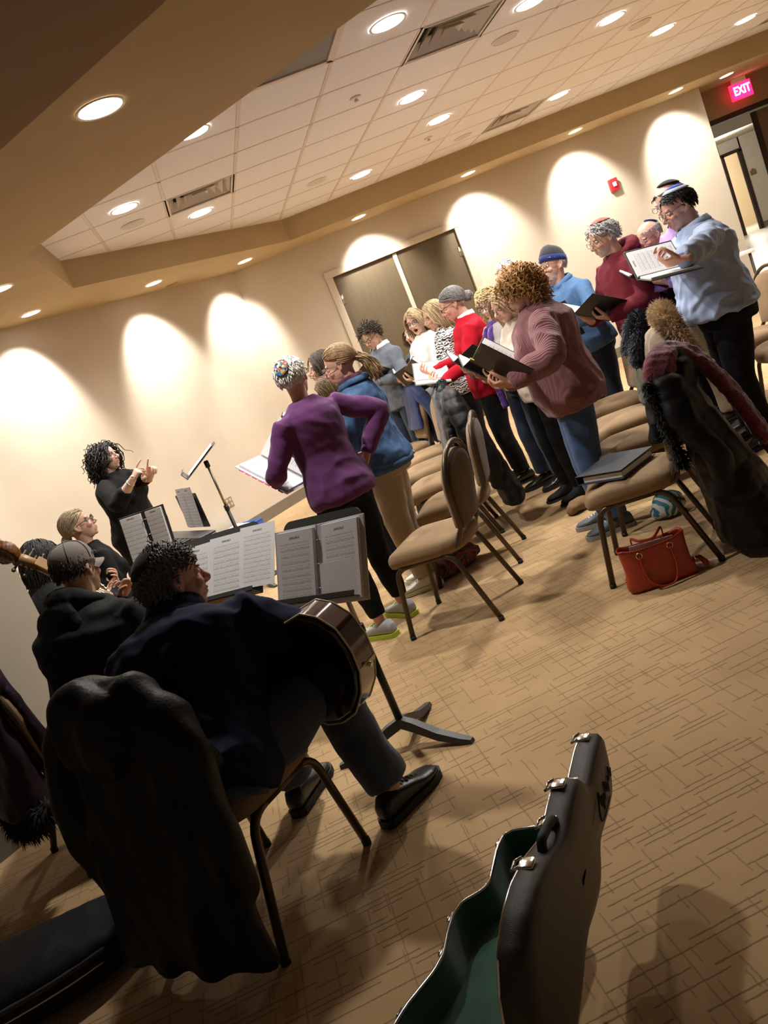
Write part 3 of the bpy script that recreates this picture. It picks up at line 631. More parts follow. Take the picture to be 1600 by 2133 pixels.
def shoe_mesh(kind):
    """right foot, heel at y=-.07, toe at y=.20, ankle over the origin"""
    if kind in _shoes: return _shoes[kind]
    b = MB(); an = np.arange(18)*2*PI/18
    hi = {'sneaker': .085, 'flat': .07, 'boot': .20, 'oxford': .085}[kind]; top = .10 if kind != 'boot' else .22
    prof = [(-.085, .012, .030, .045), (-.078, .030, .02, .075), (-.055, .038, .02, top), (-.01, .040, .02, top), (.03, .042, .02, top-.012 if kind != 'boot' else .12), (.075, .045, .02, .075), (.12, .050, .02, .058), (.16, .047, .02, .050), (.19, .034, .02, .042), (.205, .012, .022, .032)]
    rings = []
    for y, w, z0, z1 in prof:
        c, s = np.cos(an), np.sin(an); zc, zh = (z0+z1)/2, (z1-z0)/2
        rings.append(np.stack([w*np.sign(c)*np.abs(c)**.8+.006*(y > .08)*(-1)*(y-.08)*6, np.full(18, y), zc+zh*np.sign(s)*np.abs(s)**.75], 1))
    b.loft(rings)
    if kind == 'boot': b.tube([(0, -.02, .1), (0, -.022, .17), (0, -.022, .30)], [.046, .050, .056], n=18)
    up = remesh(b, .005 if kind != 'boot' else .007, 3, .5); s = MB(); out = []
    for (y, w) in ((-.09, .02), (-.075, .036), (-.03, .041), (.04, .042), (.10, .050), (.15, .051), (.19, .040), (.212, .018)): out.append((w, y))
    poly = [(w-.004*(y > .1), y) for w, y in out]+[(-w-.004*(y > .1), y) for w, y in out[::-1]]
    s.prism(poly, 0, .026 if kind in ('sneaker', 'oxford') else .016)
    lc = MB()
    for q in range(5): y = .035+q*.019; z = .097-q*.009 if kind != 'oxford' else .098-q*.0095; lc.tube([(-.022, y, z-.008), (0, y+.004, z), (.022, y, z-.008)], .0032, n=5)
    _shoes[kind] = (up, s.mesh('sole', False), lc.mesh('laces')); return _shoes[kind]
def swap_mat(me, m): c = me.copy(); c.materials.clear(); c.materials.append(m); return c
def glasses_mb(w=.94, r=.021, th=.0022, half=False):
    b = MB()
    for s in (-1, 1):
        P = [(s*.032+r*1.15*math.copysign(abs(math.cos(a))**.8, math.cos(a)), .104, .004+r*.85*math.copysign(abs(math.sin(a))**.8, math.sin(a))) for a in np.arange(20)*2*PI/20]; b.tube(P, th, n=6, loop=True)
        b.tube([(s*.056, .103, .010), (s*.074*w+s*.004, .085, .010), (s*.079*w+s*.002, .0, .012), (s*.080*w, -.02, .0)], th, n=5)
    b.tube([(-.010, .104, .008), (0, .108, .011), (.010, .104, .008)], th, n=6); return b
def cap_shell(c, r, axis, ang, th=.004, n=28, m=8):
    """spherical cap (skullcap) of half angle ang round axis"""
    A = frame(np.cross(axis, (1, .1, .2)), axis); rings = []
    for sgn, off in ((1, th), (-1, 0)):
        rng = np.linspace(.02, ang, m) if sgn == 1 else np.linspace(ang, .02, m)
        for t_ in rng:
            a = np.arange(n)*2*PI/n; D = np.stack([np.sin(t_)*np.cos(a), np.sin(t_)*np.sin(a), np.full(n, np.cos(t_))], 1)@A.T
            rings.append(np.array(c)+D*(np.array(r)+off))
    return MB().loft(rings)
def person(label, x, y, face, H=1.65, skin=(.62, .40, .29), bw=1.0, belly=0., fem=True, lean=0, side=0, twist=0, sit=None, feet=None, head=(0, 0, 0), mouth=0., wr=None, wl=None, hr='relax', hl='relax', fr=None, fl=None, pr_=None, pl_=None, er=(.6, -.8, -.4), el=(-.6, -.8, -.4),
           top=None, off=.018, hem=-.06, sleeve=1.0, sl_off=.012, flare=.012, fold=.009, bottom=None, boff=.012, pant_hem=.10, hem_r=.062, skirt=False, shoes=None, shoe='flat', sole=None, laces=None, hair=None, hmat=None, brow=None, beard=None, glasses=None, extra=None, vox=.010, head_fwd=0., group=None, name='person', toe=8, sleeve_end_r=.036, zoff=0.):
    s = H/1.637; a = R(face); root = thing(name, label, 'person', (x, y, zoff), a-PI/2, group)
    J = {}; ring = RING if fem else RING_M
    pz = .885*s if sit is None else sit['z']; pel = np.array([0, 0, pz]) if sit is None else np.array([0, sit.get('y', -.05), pz])
    Rt = rot_z(R(twist))@rot_x(-R(lean))@rot_y(R(side))
    T = lambda p: pel+Rt@(np.array(p, float)*s)
    shx = (.165 if fem else .19)*(.6+.4*bw)
    J['sr'], J['sl'] = T((shx, -.012, .425)), T((-shx, -.012, .425)); nb = T((0, -.012, .485))
    ua, fa = .285*s, .25*s
    ca, sa_ = math.cos(a-PI/2), math.sin(a-PI/2)
    def tol(P):
        if P is None or len(P) == 3: return P
        dx, dy = P[1]-x, P[2]-y; return (ca*dx+sa_*dy, -sa_*dx+ca*dy, P[3]-zoff)
    wr, wl = tol(wr), tol(wl)
    if feet is not None: feet = tuple(tol((*q, 0)[:1]+(q[1], q[2], 0))[:2] if len(q) == 3 else q for q in feet)
    wr = T((.24, .05, -.08)) if wr is None else np.array(wr, float); wl = T((-.24, .05, -.08)) if wl is None else np.array(wl, float)
    J['er'], J['wr'] = ik(J['sr'], wr, ua, fa, er); J['el'], J['wl'] = ik(J['sl'], wl, ua, fa, el)
    hx = .088*s*(.7+.3*bw); J['hr'], J['hl'] = pel+np.array([hx, 0, -.035*s]), pel+np.array([-hx, 0, -.035*s])
    if feet is None: feet = ((.10*s*(.6+.4*bw), .0), (-.10*s*(.6+.4*bw), .0)) if sit is None else ((.13, .40), (-.13, .40))
    kn = []
    for hp, ft, sg in ((J['hr'], feet[0], 1), (J['hl'], feet[1], -1)):
        ank = np.array([ft[0], ft[1], .085*s-zoff]); k, an_ = ik(hp, ank, (.398 if sit is None else .43)*s, (.370 if sit is None else .41)*s, (sg*.12, 1, .25 if sit is None else .6)); kn.append((hp, k, an_, ft, sg))
    yaw, pit, rol = (R(q) for q in head); Rh = rot_z(yaw)@rot_x(pit)@rot_y(rol)
    hc = nb+Rt@np.array([0, .008+head_fwd*.5, .036])*s+Rh@np.array([0, .020+head_fwd*.5, .108])*s; hs = s*1.0
    HM = M4(Rh*hs, hc)
    # ---- body
    B = MB(); cols_ = []; sk = np.array(skin)
    core = MB(); ang = np.arange(16)*2*PI/16
    core.loft([np.array([T((.80*w*bw*math.cos(q), .80*d*bw*math.sin(q)+yo, min(z, .46))) for q in ang]) for z, w, d, yo in ring[:-1]])
    for sh, e, wv in ((J['sr'], J['er'], J['wr']), (J['sl'], J['el'], J['wl'])): core.tube(*interp_path([sh*.94+T((0, 0, .36))*.06, (sh+e)/2, e, (e+wv)/2, wv], np.array([.030, .036, .034, .033, .026])*s, 3), n=10, rnd=True)
    for hp, k, an_, ft, sg in kn: core.tube(*interp_path([hp, (hp+k)/2, k, (k*.6+an_*.4), an_], np.array([.068, .062, .048, .045, .034])*s, 3), n=12, rnd=True)
    cm = remesh(core, .02, 2); B.add(get_co(cm), faces_of(cm)); cols_.append(np.tile(sk, (len(cm.vertices), 1))); bpy.data.meshes.remove(cm)
    V, F, Mk = head_base(mouth, fem); B.add(V@HM[:3, :3].T+HM[:3, 3], F)
    C = np.tile(sk, (len(V), 1)); lipc = sk*np.array([.95, .58, .60]) if not fem else sk*np.array([.95, .48, .50]); bc = np.array(brow if brow is not None else sk*.35)
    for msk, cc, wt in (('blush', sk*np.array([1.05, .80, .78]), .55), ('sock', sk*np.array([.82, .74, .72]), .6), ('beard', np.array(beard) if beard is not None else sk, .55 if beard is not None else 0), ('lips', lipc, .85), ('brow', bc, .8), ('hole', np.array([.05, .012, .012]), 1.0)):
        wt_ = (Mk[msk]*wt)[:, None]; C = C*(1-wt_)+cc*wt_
    cols_.append(C)
    for w_, e, kind, fd, pn, mir in ((J['wr'], J['er'], hr, fr, pr_, True), (J['wl'], J['el'], hl, fl, pl_, False)):
        y_ = nrm(fd) if fd is not None else nrm(w_-e); p_ = np.array(pn, float) if pn is not None else np.array([(1 if not mir else -1)*.9, 0, -.3])
        A = frame(y_, -p_); V, F = hand_base(kind); V = V.copy()
        if mir: V[:, 0] *= -1; F = [f[::-1] for f in F]
        B.add(V*s@A.T+w_, F); cols_.append(np.tile(sk*np.array([1., .93, .9]), (len(V), 1)))
        if sleeve < 1:
            cm2 = MB().tube(*interp_path([e*.9+w_*.1, e*.6+w_*.4, w_, w_+y_*.02], np.array([.046, .045, .029, .027])*s, 4), n=14, rnd=True); B.merge(cm2); cols_.append(np.tile(sk, (cm2.n, 1)))
    ey = MB()
    for sg in (-1, 1): ey.ell((sg*.031, .0715, .006), (.0130, .0115, .0082), nu=14, nv=10, mat=1); ey.ell((sg*.031, .0795, .0055), (.0062, .0045, .0062), nu=10, nv=6, mat=2)
    B.merge(ey, None, HM); cols_.append(np.tile(sk, (ey.n, 1)))
    me = B.mesh('body'); add_skin_attr(me, np.concatenate(cols_).clip(0, 1)); body = obj('body', me, [m_skin, m_eyew, m_iris], root)
    # ---- upper garment
    if top is not None:
        g = MB(); rr_ = [(z, w, d, yo) for z, w, d, yo in ring]; zs = np.array([q[0] for q in rr_]); rows = []
        zz = np.concatenate([np.linspace(hem, .475, 16), [.505]])
        for z in zz:
            w, d, yo = (np.interp(max(z, -.115), zs, [q[i] for q in rr_]) for i in (1, 2, 3)); fl_ = flare*max(0, min(1, (.10-z)/.12)); o_ = off*(1 if z < .46 else .6)
            bl = belly*math.exp(-((z-.06)/.13)**2)
            bb = bw if z < .40 else (bw*.5+.5)
            rows.append(np.array([T(((w*bb+o_+fl_)*math.copysign(abs(math.cos(q))**.9, math.cos(q)), (d*bb+o_+fl_*.8+bl*max(0, math.sin(q)))*math.copysign(abs(math.sin(q))**.9, math.sin(q))+yo, z)) for q in np.arange(24)*2*PI/24]))
        g.loft(rows)
        if fem:
            for sg in (-1, 1): g.ell(T((sg*.075*bw, .085*bw+off*.6, .285)), np.array([.068, .052, .062])*s*bw, rot=Rt)
        for sh, e, w_ in ((J['sr'], J['er'], J['wr']), (J['sl'], J['el'], J['wl'])):
            g.ell(sh-np.array([0, 0, .016*s]), np.array([.050, .055, .050])*s*(.6+.4*bw)); end = e+(w_-e)*(sleeve*2-1) if sleeve >= .5 else sh+(e-sh)*sleeve*2; af = (.7+.3*bw)
            if sleeve >= .5: g.tube(*interp_path([sh, (sh+e)/2, e, (e+end)/2, end], [(.050*af+sl_off)*s, (.047*af+sl_off*1.05)*s, (.042*af+sl_off)*s, (.040*af+sl_off)*s, max(sleeve_end_r*s, (.05-.022*(sleeve*2-1))*s*af+sl_off*.5)], 4), n=14, rnd=False)
            else: g.tube([sh, end], [(.05*af+sl_off)*s, (.05*af+sl_off)*s], n=14)
        gm = remesh(g, vox, 8, .5)
        if fold: folds(gm, fold, 19, int(x*1000+y*77) % 999)
        tmat, tname = top; obj(tname, gm, tmat, root)
        if sleeve > .9:
            for e, w_ in ((J['er'], J['wr']), (J['el'], J['wl'])):
                u = nrm(w_-e); obj('cuff', MB().tube([w_-u*.03, w_-u*.015, w_+u*.004, w_+u*.006], np.array([sleeve_end_r*1.05, sleeve_end_r*1.08, sleeve_end_r, sleeve_end_r*.8])*s, n=16), tmat, root)
    # ---- lower garment
    if bottom is not None:
        g = MB(); bm_, bn = bottom
        if skirt:
            rows = [np.array([T(((w*bw+boff)*math.cos(q), (d*bw+boff)*math.sin(q)+yo, z)) for q in np.arange(28)*2*PI/28]) for z, w, d, yo in ring[:4]][::-1]
            for k_, (z, r1, r2) in enumerate(((.72, .20, .16), (.5, .215, .185), (skirt, .225, .20))): rows.append(np.array([(r1*bw*s*math.cos(q), r2*bw*s*math.sin(q), z*s) for q in np.arange(28)*2*PI/28]))
            g.loft(rows)
        else:
            g.loft([np.array([T(((w*bw+boff)*math.cos(q), (d*bw+boff)*math.sin(q)+yo, z)) for q in np.arange(20)*2*PI/20]) for z, w, d, yo in ring[:5]])
            lf_ = .6+.4*bw
            for hp, k, an_, ft, sg in kn:
                e = an_+(np.array([0, 0, pant_hem-.085])*s); mid = (k*.45+e*.55)
                g.tube(*interp_path([hp+np.array([0, 0, .04*s]), hp*.6+k*.4, k, mid, e], [(.086*lf_+boff)*s, (.078*lf_+boff)*s, (.058*lf_+boff)*s, max((.054*lf_+boff)*s, hem_r*.95*s), hem_r*s], 4), n=16)
        gm = remesh(g, vox, 4, .5); folds(gm, .005 if not skirt else .008, 18, int(x*313+y*991) % 999, (1, 1, .6) if skirt else (1, 1, 1)); obj(bn, gm, bm_, root)
    # ---- shoes
    if shoes is not None:
        up, so, la = shoe_mesh(shoe)
        for hp, k, an_, ft, sg in kn:
            M = M4(rot_z(-sg*R(toe))@np.diag([sg*s, s, s]), (ft[0], ft[1], .001-zoff)); so_ = obj('shoe', swap_mat(up, shoes), None, root); so_.matrix_local = Matrix(M.tolist())
            obj('sole', swap_mat(so, sole or m_rubber), None, so_)
            if laces: obj('laces', swap_mat(la, laces), None, so_)
    # ---- head dressing
    if hair is not None:
        if hasattr(extra, 'cap'): hair = dict(hair, cap=extra.cap)
        ho = obj('hair', hair_mesh(hair, int(x*100+y*10) % 97).xf(HM), hmat, root)
    if glasses is not None: obj('glasses', glasses_mb().xf(HM), glasses, root)
    if extra: extra(root, dict(J=J, T=T, HM=HM, Rh=Rh, hc=hc, s=s, kn=kn, pel=pel, Rt=Rt, bw=bw, nb=nb))
    root['_a'] = 0; del root['_a']
    PEOPLE[label] = dict(root=root, J=J, T=T, HM=HM, s=s, a=a, x=x, y=y)
    return root
PEOPLE = {}
m_rubber = mat('black rubber', (.015, .014, .013), rough=.7)
def kippah(mats, r=.055, tilt=-.35, name='skullcap', ang=None, wob=0):
    def f(root, D):
        ax = nrm((0, tilt, 1)); b = cap_shell(SCALP_C+np.array([0, 0, .0]), SCALP_R*1.075, ax, ang or .62).xf(D['HM']); o = obj(name, b, mats[0], root)
        if len(mats) > 1:
            b2 = cap_shell(SCALP_C, SCALP_R*1.075+.002, ax, (ang or .62)*.62).xf(D['HM']); obj('crown_patch', b2, mats[1], o)
        if len(mats) > 2:
            A = frame(np.cross(ax, (1, .1, .2)), ax); t_ = ang or .62; P = [SCALP_C+(A@np.array([math.sin(t_)*math.cos(q), math.sin(t_)*math.sin(q), math.cos(t_)]))*(SCALP_R*1.075+.003) for q in np.arange(28)*2*PI/28]
            obj('trim_band', MB().tube(P, .004, n=6, loop=True).xf(D['HM']), mats[2], o)
    f.cap = (nrm((0, tilt, 1)), ang or .62); return f
def multi(*fs):
    def f(root, D):
        for q in fs: q(root, D)
    c_ = [q.cap for q in fs if hasattr(q, 'cap')]
    if c_: f.cap = c_[0]
    return f
def collar(m, z=.497, rad=.074, h=.040, flare=.018, name='collar', open_=.5):
    def f(root, D):
        b = MB(); rings = []; an = np.linspace(PI/2+open_, PI/2+2*PI-open_, 26)
        for k, (dr_, dz) in enumerate(((0, -.01), (.002, h), (flare*.6, h*1.05), (flare+.004, h*.1), (flare, -.004), (.004, h*.9))): rings.append(np.array([D['T'](((rad+dr_)*math.cos(q), (rad*.92+dr_)*math.sin(q)-.012, z+dz-.02*max(0, math.sin(q)))) for q in an]))
        b.loft(rings, closed=False, cap=False); obj(name, b, m, root)
    return f
def band(m, z0=-.05, z1=-.008, grow=.022, name='waistband', ring=None, buttons=None):
    def f(root, D):
        b = MB(); rg = ring or RING; rings = []
        for z, o_ in ((z0, .004), (z0, grow+.004), (z1, grow+.006), (z1, .004)):
            w, d, yo = (np.interp(z, [q[0] for q in rg], [q[i] for q in rg]) for i in (1, 2, 3)); rings.append(np.array([D['T'](((w*D['bw']+o_+.012)*math.cos(q), (d*D['bw']+o_+.012)*math.sin(q)+yo, z)) for q in np.arange(40)*2*PI/40]))
        o = obj(name, MB().loft(rings, True, False), m, root)
        if buttons:
            for q in (-1.1, -1.35):
                w = RING[2][1]*D['bw']+grow+.02; d = RING[2][2]*D['bw']+grow+.02; p = D['T']((w*math.cos(q), d*math.sin(q)-.006, (z0+z1)/2)); obj('button', MB().ell(p, .009, nu=8, nv=6), buttons, o)
    return f
def seams(m, zs=((.34,),), grow=.03):
    def f(root, D):
        for x0 in (-.07, .07):
            P = []
            for z in np.linspace(.0, .36, 10):
                w, d, yo = (np.interp(z, [q[0] for q in RING], [q[i] for q in RING]) for i in (1, 2, 3)); xx = x0*(.7+z); P.append(D['T']((xx, -(d*D['bw']+grow)*math.sqrt(max(.05, 1-(xx/(w*D['bw']+grow))**2))+yo, z)))
            obj('seam', MB().tube(P, .0035, n=5), m, root)
    return f
def hood(m, lining=None):
    def f(root, D):
        b = MB(); P = [D['T']((((.095+.02*abs(math.sin(q))))*math.cos(q), .085*math.sin(q)-.03, .492+.025*(-math.sin(q)))) for q in np.arange(24)*2*PI/24]; b.tube(P, [.032+.026*max(0, -math.sin(q)) for q in np.arange(24)*2*PI/24], n=10, loop=True)
        b.ell(D['T']((0, -.128*D['bw']**.5, .405)), np.array([.15, .034, .115])*D['s'], rot=D['Rt']); me = remesh(b, .009, 3); folds(me, .006, 30, 5); obj('hood', me, m, root)
        if lining: obj('hood_lining', MB().tube([D['T'](((.068)*math.cos(q), .058*math.sin(q)-.028, .500+.022*(-math.sin(q)))) for q in np.arange(24)*2*PI/24], .018, n=8, loop=True), lining, root)
    return f
def scarf(m, ends=((.05, .33), (-.05, .30)), name='scarf', r=.030):
    def f(root, D):
        b = MB(); P = [D['T']((.078*math.cos(q), .072*math.sin(q)-.01, .475-.02*math.sin(q))) for q in np.arange(20)*2*PI/20]; b.tube(P, r, n=10, loop=True)
        P = [D['T']((.078*math.cos(q+.7), .080*math.sin(q+.7)-.005, .448-.03*math.sin(q))) for q in np.arange(20)*2*PI/20]; b.tube(P, r*.95, n=10, loop=True)
        for x0, ln in ends: b.tube(smooth_path([D['T']((x0*.8, .085, .44)), D['T']((x0, .165, .32)), D['T']((x0*1.2, .175, .2)), D['T']((x0*1.3, .165, .44-ln))], 5), [.03]*16, n=10, up=(1, 0, 0), flat=.4 if False else .45)
        me = remesh(b, .010, 2); folds(me, .006, 45, 3); obj(name, me, m, root)
    return f
# ================================================================== PEOPLE
c_black = cloth('black knit', (.0065, .0065, .007), sheen=0); c_blackp = cloth('black trousers', (.0055, .0055, .006), sheen=0); c_jean = cloth('blue denim', (.055, .105, .235), bs=500, var=.18); c_jeand = cloth('dark denim', (.022, .034, .062), bs=500, var=.15)
c_khaki = cloth('khaki cotton', (.36, .285, .19)); c_purple = cloth('purple jersey', (.105, .028, .112), sheen=.1); c_denimj = cloth('denim jacket', (.052, .108, .215), bs=500, var=.35, vs=22, sheen=0)
c_pink = mat('mauve rib knit', (.27, .115, .125), rough=.9, spec=.15, sheen=.3, var=.06, wave=('X', 30, 1.0)); c_red = cloth('red cardigan', (.42, .004, .018), sheen=0); c_grey = cloth('grey sweater', (.125, .142, .175), var=.25, sheen=0); c_white = cloth('white cotton', (.78, .76, .74)); c_cream = cloth('cream top', (.62, .52, .42)); c_teal = cloth('dark teal top', (.03, .055, .07))
c_lblue = cloth('light blue shirt', (.36, .45, .66), rough=.7, bump=.1); c_chamb = cloth('chambray shirt', (.085, .175, .345), var=.2, sheen=0); c_maroon = cloth('maroon fleece', (.135, .014, .024), sheen=0); c_lav = cloth('lavender shirt', (.42, .28, .66), rough=.7); c_navy = cloth('navy fleece', (.008, .012, .042), sheen=0); c_hoodie = cloth('black hoodie', (.008, .010, .0095), sheen=0); c_greyl = cloth('grey lining', (.12, .12, .115)); c_pscarf = mat('purple knit scarf', (.085, .025, .22), rough=.95, sheen=.3, var=.2, vs=60, bump=1.0, bs=120)
def zebra_mat():
    m = mat('zebra print', (.7, .7, .68), rough=.8); nt = m.node_tree; b = nt.nodes['Principled BSDF']; tc = nt.nodes['Texture Coordinate']
    w = nt.nodes.new('ShaderNodeTexWave'); w.inputs['Scale'].default_value = 14; w.inputs['Distortion'].default_value = 9; w.inputs['Detail Scale'].default_value = 2.2; w.bands_direction = 'Z'; nt.links.new(tc.outputs['Object'], w.inputs['Vector'])
    r = nt.nodes.new('ShaderNodeValToRGB'); r.color_ramp.interpolation = 'CONSTANT'; r.color_ramp.elements[0].color = (.015, .015, .015, 1); r.color_ramp.elements[1].position = .48; r.color_ramp.elements[1].color = (.75, .74, .72, 1); nt.links.new(w.outputs['Fac'], r.inputs[0]); nt.links.new(r.outputs[0], b.inputs['Base Color']); return m
c_zebra = zebra_mat()
h_black = hairmat('black hair', (.012, .010, .009)); h_dark = hairmat('dark brown hair', (.035, .022, .014)); h_brown = hairmat('brown hair', (.13, .075, .035)); h_ash = hairmat('ash blonde hair', (.42, .30, .165)); h_blond = hairmat('pale blonde hair', (.62, .46, .24)); h_red = hairmat('copper blonde hair', (.52, .27, .085)); h_gray = hairmat('steel grey hair', (.17, .16, .15)); h_white = hairmat('white hair', (.72, .70, .66)); h_silver = hairmat('silver hair', (.40, .39, .37))
g_black = mat('black spectacle frame', (.012, .01, .01), rough=.25); g_wire = mat('wire spectacle frame', (.35, .3, .25), rough=.3, metal=.8)
s_leather = mat('black shoe leather', (.012, .011, .011), rough=.32, var=.1); s_white = mat('white leather shoe', (.72, .70, .66), rough=.5); s_grey = mat('grey sneaker mesh', (.10, .11, .13), rough=.7); s_sole = mat('grey rubber sole', (.28, .28, .29), rough=.7); s_lime = mat('lime sneaker sole', (.45, .62, .04), rough=.5); s_silver = mat('silver grey sneaker', (.36, .36, .37), rough=.6); s_limel = mat('lime laces', (.5, .75, .05), rough=.6); s_whl = mat('white laces', (.75, .75, .72), rough=.7)
fair = (.64, .40, .29); pale = (.68, .45, .35); tan_ = (.52, .31, .20); rosy = (.62, .34, .25)
SHORT = dict(len=.05, rad=.0045, n=420, lift=.25, grav=.15, mess=.15, segs=5)
def hs(base, **k): d = dict(base); d.update(k); return d
LONG = dict(len=.36, rad=.0052, n=430, side=.35, lift=.10, grav=.35, mess=.05, segs=12, low=-.6)
BOOK = dict(hr='hold', hl='hold', fr=(-.65, .6, .35), fl=(.65, .6, .35), pr_=(-.2, -.2, 1), pl_=(.2, -.2, 1))
def bookhands(y=.30, z=1.06, w=.125): return dict(BOOK, wr=(w, y, z), wl=(-w, y, z), er=(.7, -.6, -.5), el=(-.7, -.6, -.5))
# ---- the choir
k_multi = mat('striped crochet skullcap', (.3, .2, .3), rough=.9)
def crochet():
    nt = k_multi.node_tree; b = nt.nodes['Principled BSDF']; g = nt.nodes.new('ShaderNodeTexCoord'); gr = nt.nodes.new('ShaderNodeTexVoronoi'); gr.inputs['Scale'].default_value = 90; nt.links.new(g.outputs['Object'], gr.inputs['Vector'])
    r = nt.nodes.new('ShaderNodeValToRGB'); r.color_ramp.interpolation = 'CONSTANT'; sp = nt.nodes.new('ShaderNodeSeparateColor'); nt.links.new(gr.outputs['Color'], sp.inputs[0]); nt.links.new(sp.outputs[0], r.inputs[0])
    cl = [(.02, .02, .03), (.04, .10, .30), (.45, .08, .06), (.6, .55, .5), (.03, .2, .22), (.5, .3, .06)]
    el = r.color_ramp.elements; el[0].color = (*cl[0], 1); el[1].position = .22; el[1].color = (*cl[1], 1)
    for i, c in enumerate(cl[2:]): e = el.new(.38+.15*i); e.color = (*c, 1)
    nt.links.new(r.outputs[0], b.inputs['Base Color'])
crochet()
person('woman in purple sweater with crocheted skullcap and lime-soled sneakers, hand on hip', .39, 4.56, 122, 1.61, skin=rosy, bw=1.02, top=(c_purple, 'sweater'), off=.020, hem=-.085, bottom=(c_blackp, 'trousers'), hem_r=.045, pant_hem=.13, shoes=s_silver, sole=s_lime, laces=s_limel, shoe='sneaker', feet=((.13, .05), (-.12, -.02)),
       wl=W(572, 985, 4.75), hl='flat', fl=(.7, .7, .1), pl_=(0, -.1, 1), wr=(.235, -.045, .965), hr='flat', fr=(-.6, .35, -.75), pr_=(-1, 0, 0), er=(1, -.45, .1), el=(-.7, -.6, -.4), head=(-58, 4, 0), lean=2, hair=hs(SHORT, len=.035, mess=.1), hmat=h_white, glasses=g_black, extra=kippah([k_multi], tilt=-1.5, ang=.50), vox=.009)
person('woman in blue denim jacket with a long ponytail and khaki trousers', .74, 5.06, 158, 1.57, skin=rosy, bw=1.14, top=(c_denimj, 'denim_jacket'), off=.028, hem=-.04, flare=.018, fold=.012, bottom=(c_khaki, 'trousers'), hem_r=.075, boff=.022, shoes=s_white, sole=s_white, laces=s_whl, shoe='sneaker', head=(6, -6, 0), hair=dict(len=.22, rad=.0085, n=230, lift=.18, tie=(0, -.125, .0), segs=9, mess=.09, vol=1.2, tail=((0, -.125, .0), .20, (0, -.75, -.3))), hmat=hairmat('light brown hair', (.30, .185, .085)), glasses=g_wire, extra=multi(band(c_denimj, -.075, -.03, .030, buttons=g_wire), seams(cloth('pale denim stitch', (.10, .17, .30)), grow=.034), collar(c_denimj, rad=.086, h=.03, flare=.03), collar(cloth('plum inner collar', (.07, .015, .05)), rad=.072, h=.05, flare=.012, name='inner_collar')), **bookhands(.30, 1.02))
person('dark-haired woman in white standing behind the ponytailed woman', .78, 6.35, 175, 1.59, skin=tan_, top=(c_white, 'blouse'), bottom=(c_blackp, 'trousers'), shoes=s_leather, hair=hs(LONG, len=.24), hmat=h_dark, head=(10, 0, 0), **bookhands())
person('short brown-haired person half hidden between the denim jacket and the purple sweater', .70, 5.72, 170, 1.42, skin=fair, top=(c_black, 'sweater'), bottom=(c_blackp, 'trousers'), shoes=s_leather, hair=hs(LONG, len=.16), hmat=h_brown, head=(0, -10, 0), **bookhands(.28, .92))
person('woman in grey sweater over a white collar reading by the double doors', 1.57, 8.15, 208, 1.68, skin=tan_, fem=True, bw=1.05, top=(c_grey, 'sweater'), off=.024, hem=-.10, bottom=(c_jeand, 'trousers'), shoes=s_leather, hair=hs(SHORT, len=.08, curl=.008, rad=.006, lift=.5, mess=.2), hmat=h_dark, glasses=g_black, head=(12, -22, 0), extra=collar(c_white, rad=.07, h=.035, flare=.03), vox=.011, **bookhands(.27, 1.12))
person('brown-haired woman singing with mouth wide open, behind the woman in glasses', 2.06, 8.72, 212, 1.50, skin=pale, top=(c_teal, 'top'), bottom=(c_blackp, 'trousers'), shoes=s_leather, hair=hs(LONG, len=.22), hmat=h_brown, head=(8, 8, 8), mouth=1.0, vox=.012, **bookhands(.28, .98))
person('woman with glasses and swept honey hair in a white top, looking towards the camera', 1.92, 7.80, 192, 1.63, skin=fair, bw=1.15, top=(c_white, 'blouse'), off=.024, hem=-.11, bottom=(cloth('beige skirt', (.40, .33, .24)), 'skirt'), skirt=.45, shoes=s_leather, hair=hs(LONG, len=.20, lift=.35, part=-.3), hmat=h_ash, glasses=g_black, head=(42, -4, 6), mouth=.6, vox=.011, **bookhands(.28, 1.02))
person('woman with long straight ash-blonde hair in a zebra print top', 1.98, 7.22, 165, 1.63, skin=fair, top=(c_zebra, 'blouse'), off=.024, hem=-.09, bottom=(c_blackp, 'trousers'), shoes=s_leather, hair=hs(LONG, len=.30, n=520), hmat=h_ash, head=(14, -14, 0), vox=.011, **bookhands(.30, 1.0))
person('woman in red cardigan with grey hair pinned in a bun', 1.99, 6.60, 168, 1.655, skin=rosy, top=(c_red, 'cardigan'), off=.026, hem=-.13, flare=.016, bottom=(c_blackp, 'trousers'), shoes=s_leather, hair=dict(len=.2, rad=.0085, n=230, lift=.22, tie=(0, -.115, -.02), segs=9, mess=.10, vol=1.25, bun=((0, -.128, -.015), .036)), hmat=h_gray, glasses=g_black, head=(-2, -14, 0), extra=collar(c_white, rad=.066, h=.035, flare=.016), vox=.010, wr=(.10, .36, 1.09), wl=(-.16, .34, 1.0), hr='hold', hl='hold', fr=(-.5, .8, .1), fl=(.7, .6, .2), pr_=(-.2, -.2, 1), pl_=(.2, -.2, 1))
person('blonde woman in dark glasses with a purple knitted scarf', 2.07, 6.08, 190, 1.56, skin=pale, top=(c_red if False else cloth('grey cardigan', (.30, .28, .27)), 'cardigan'), bottom=(c_jeand, 'jeans'), hem_r=.07, shoes=s_leather, shoe='oxford', hair=hs(LONG, len=.26, curl=.012, cf=16, bang=.05, lift=.25, n=480), hmat=h_blond, glasses=g_black, head=(30, -16, 0), extra=scarf(c_pscarf, ((.05, .62), (-.05, .40))), vox=.010, feet=((.11, .02), (-.09, .0)), **bookhands(.29, 1.0))
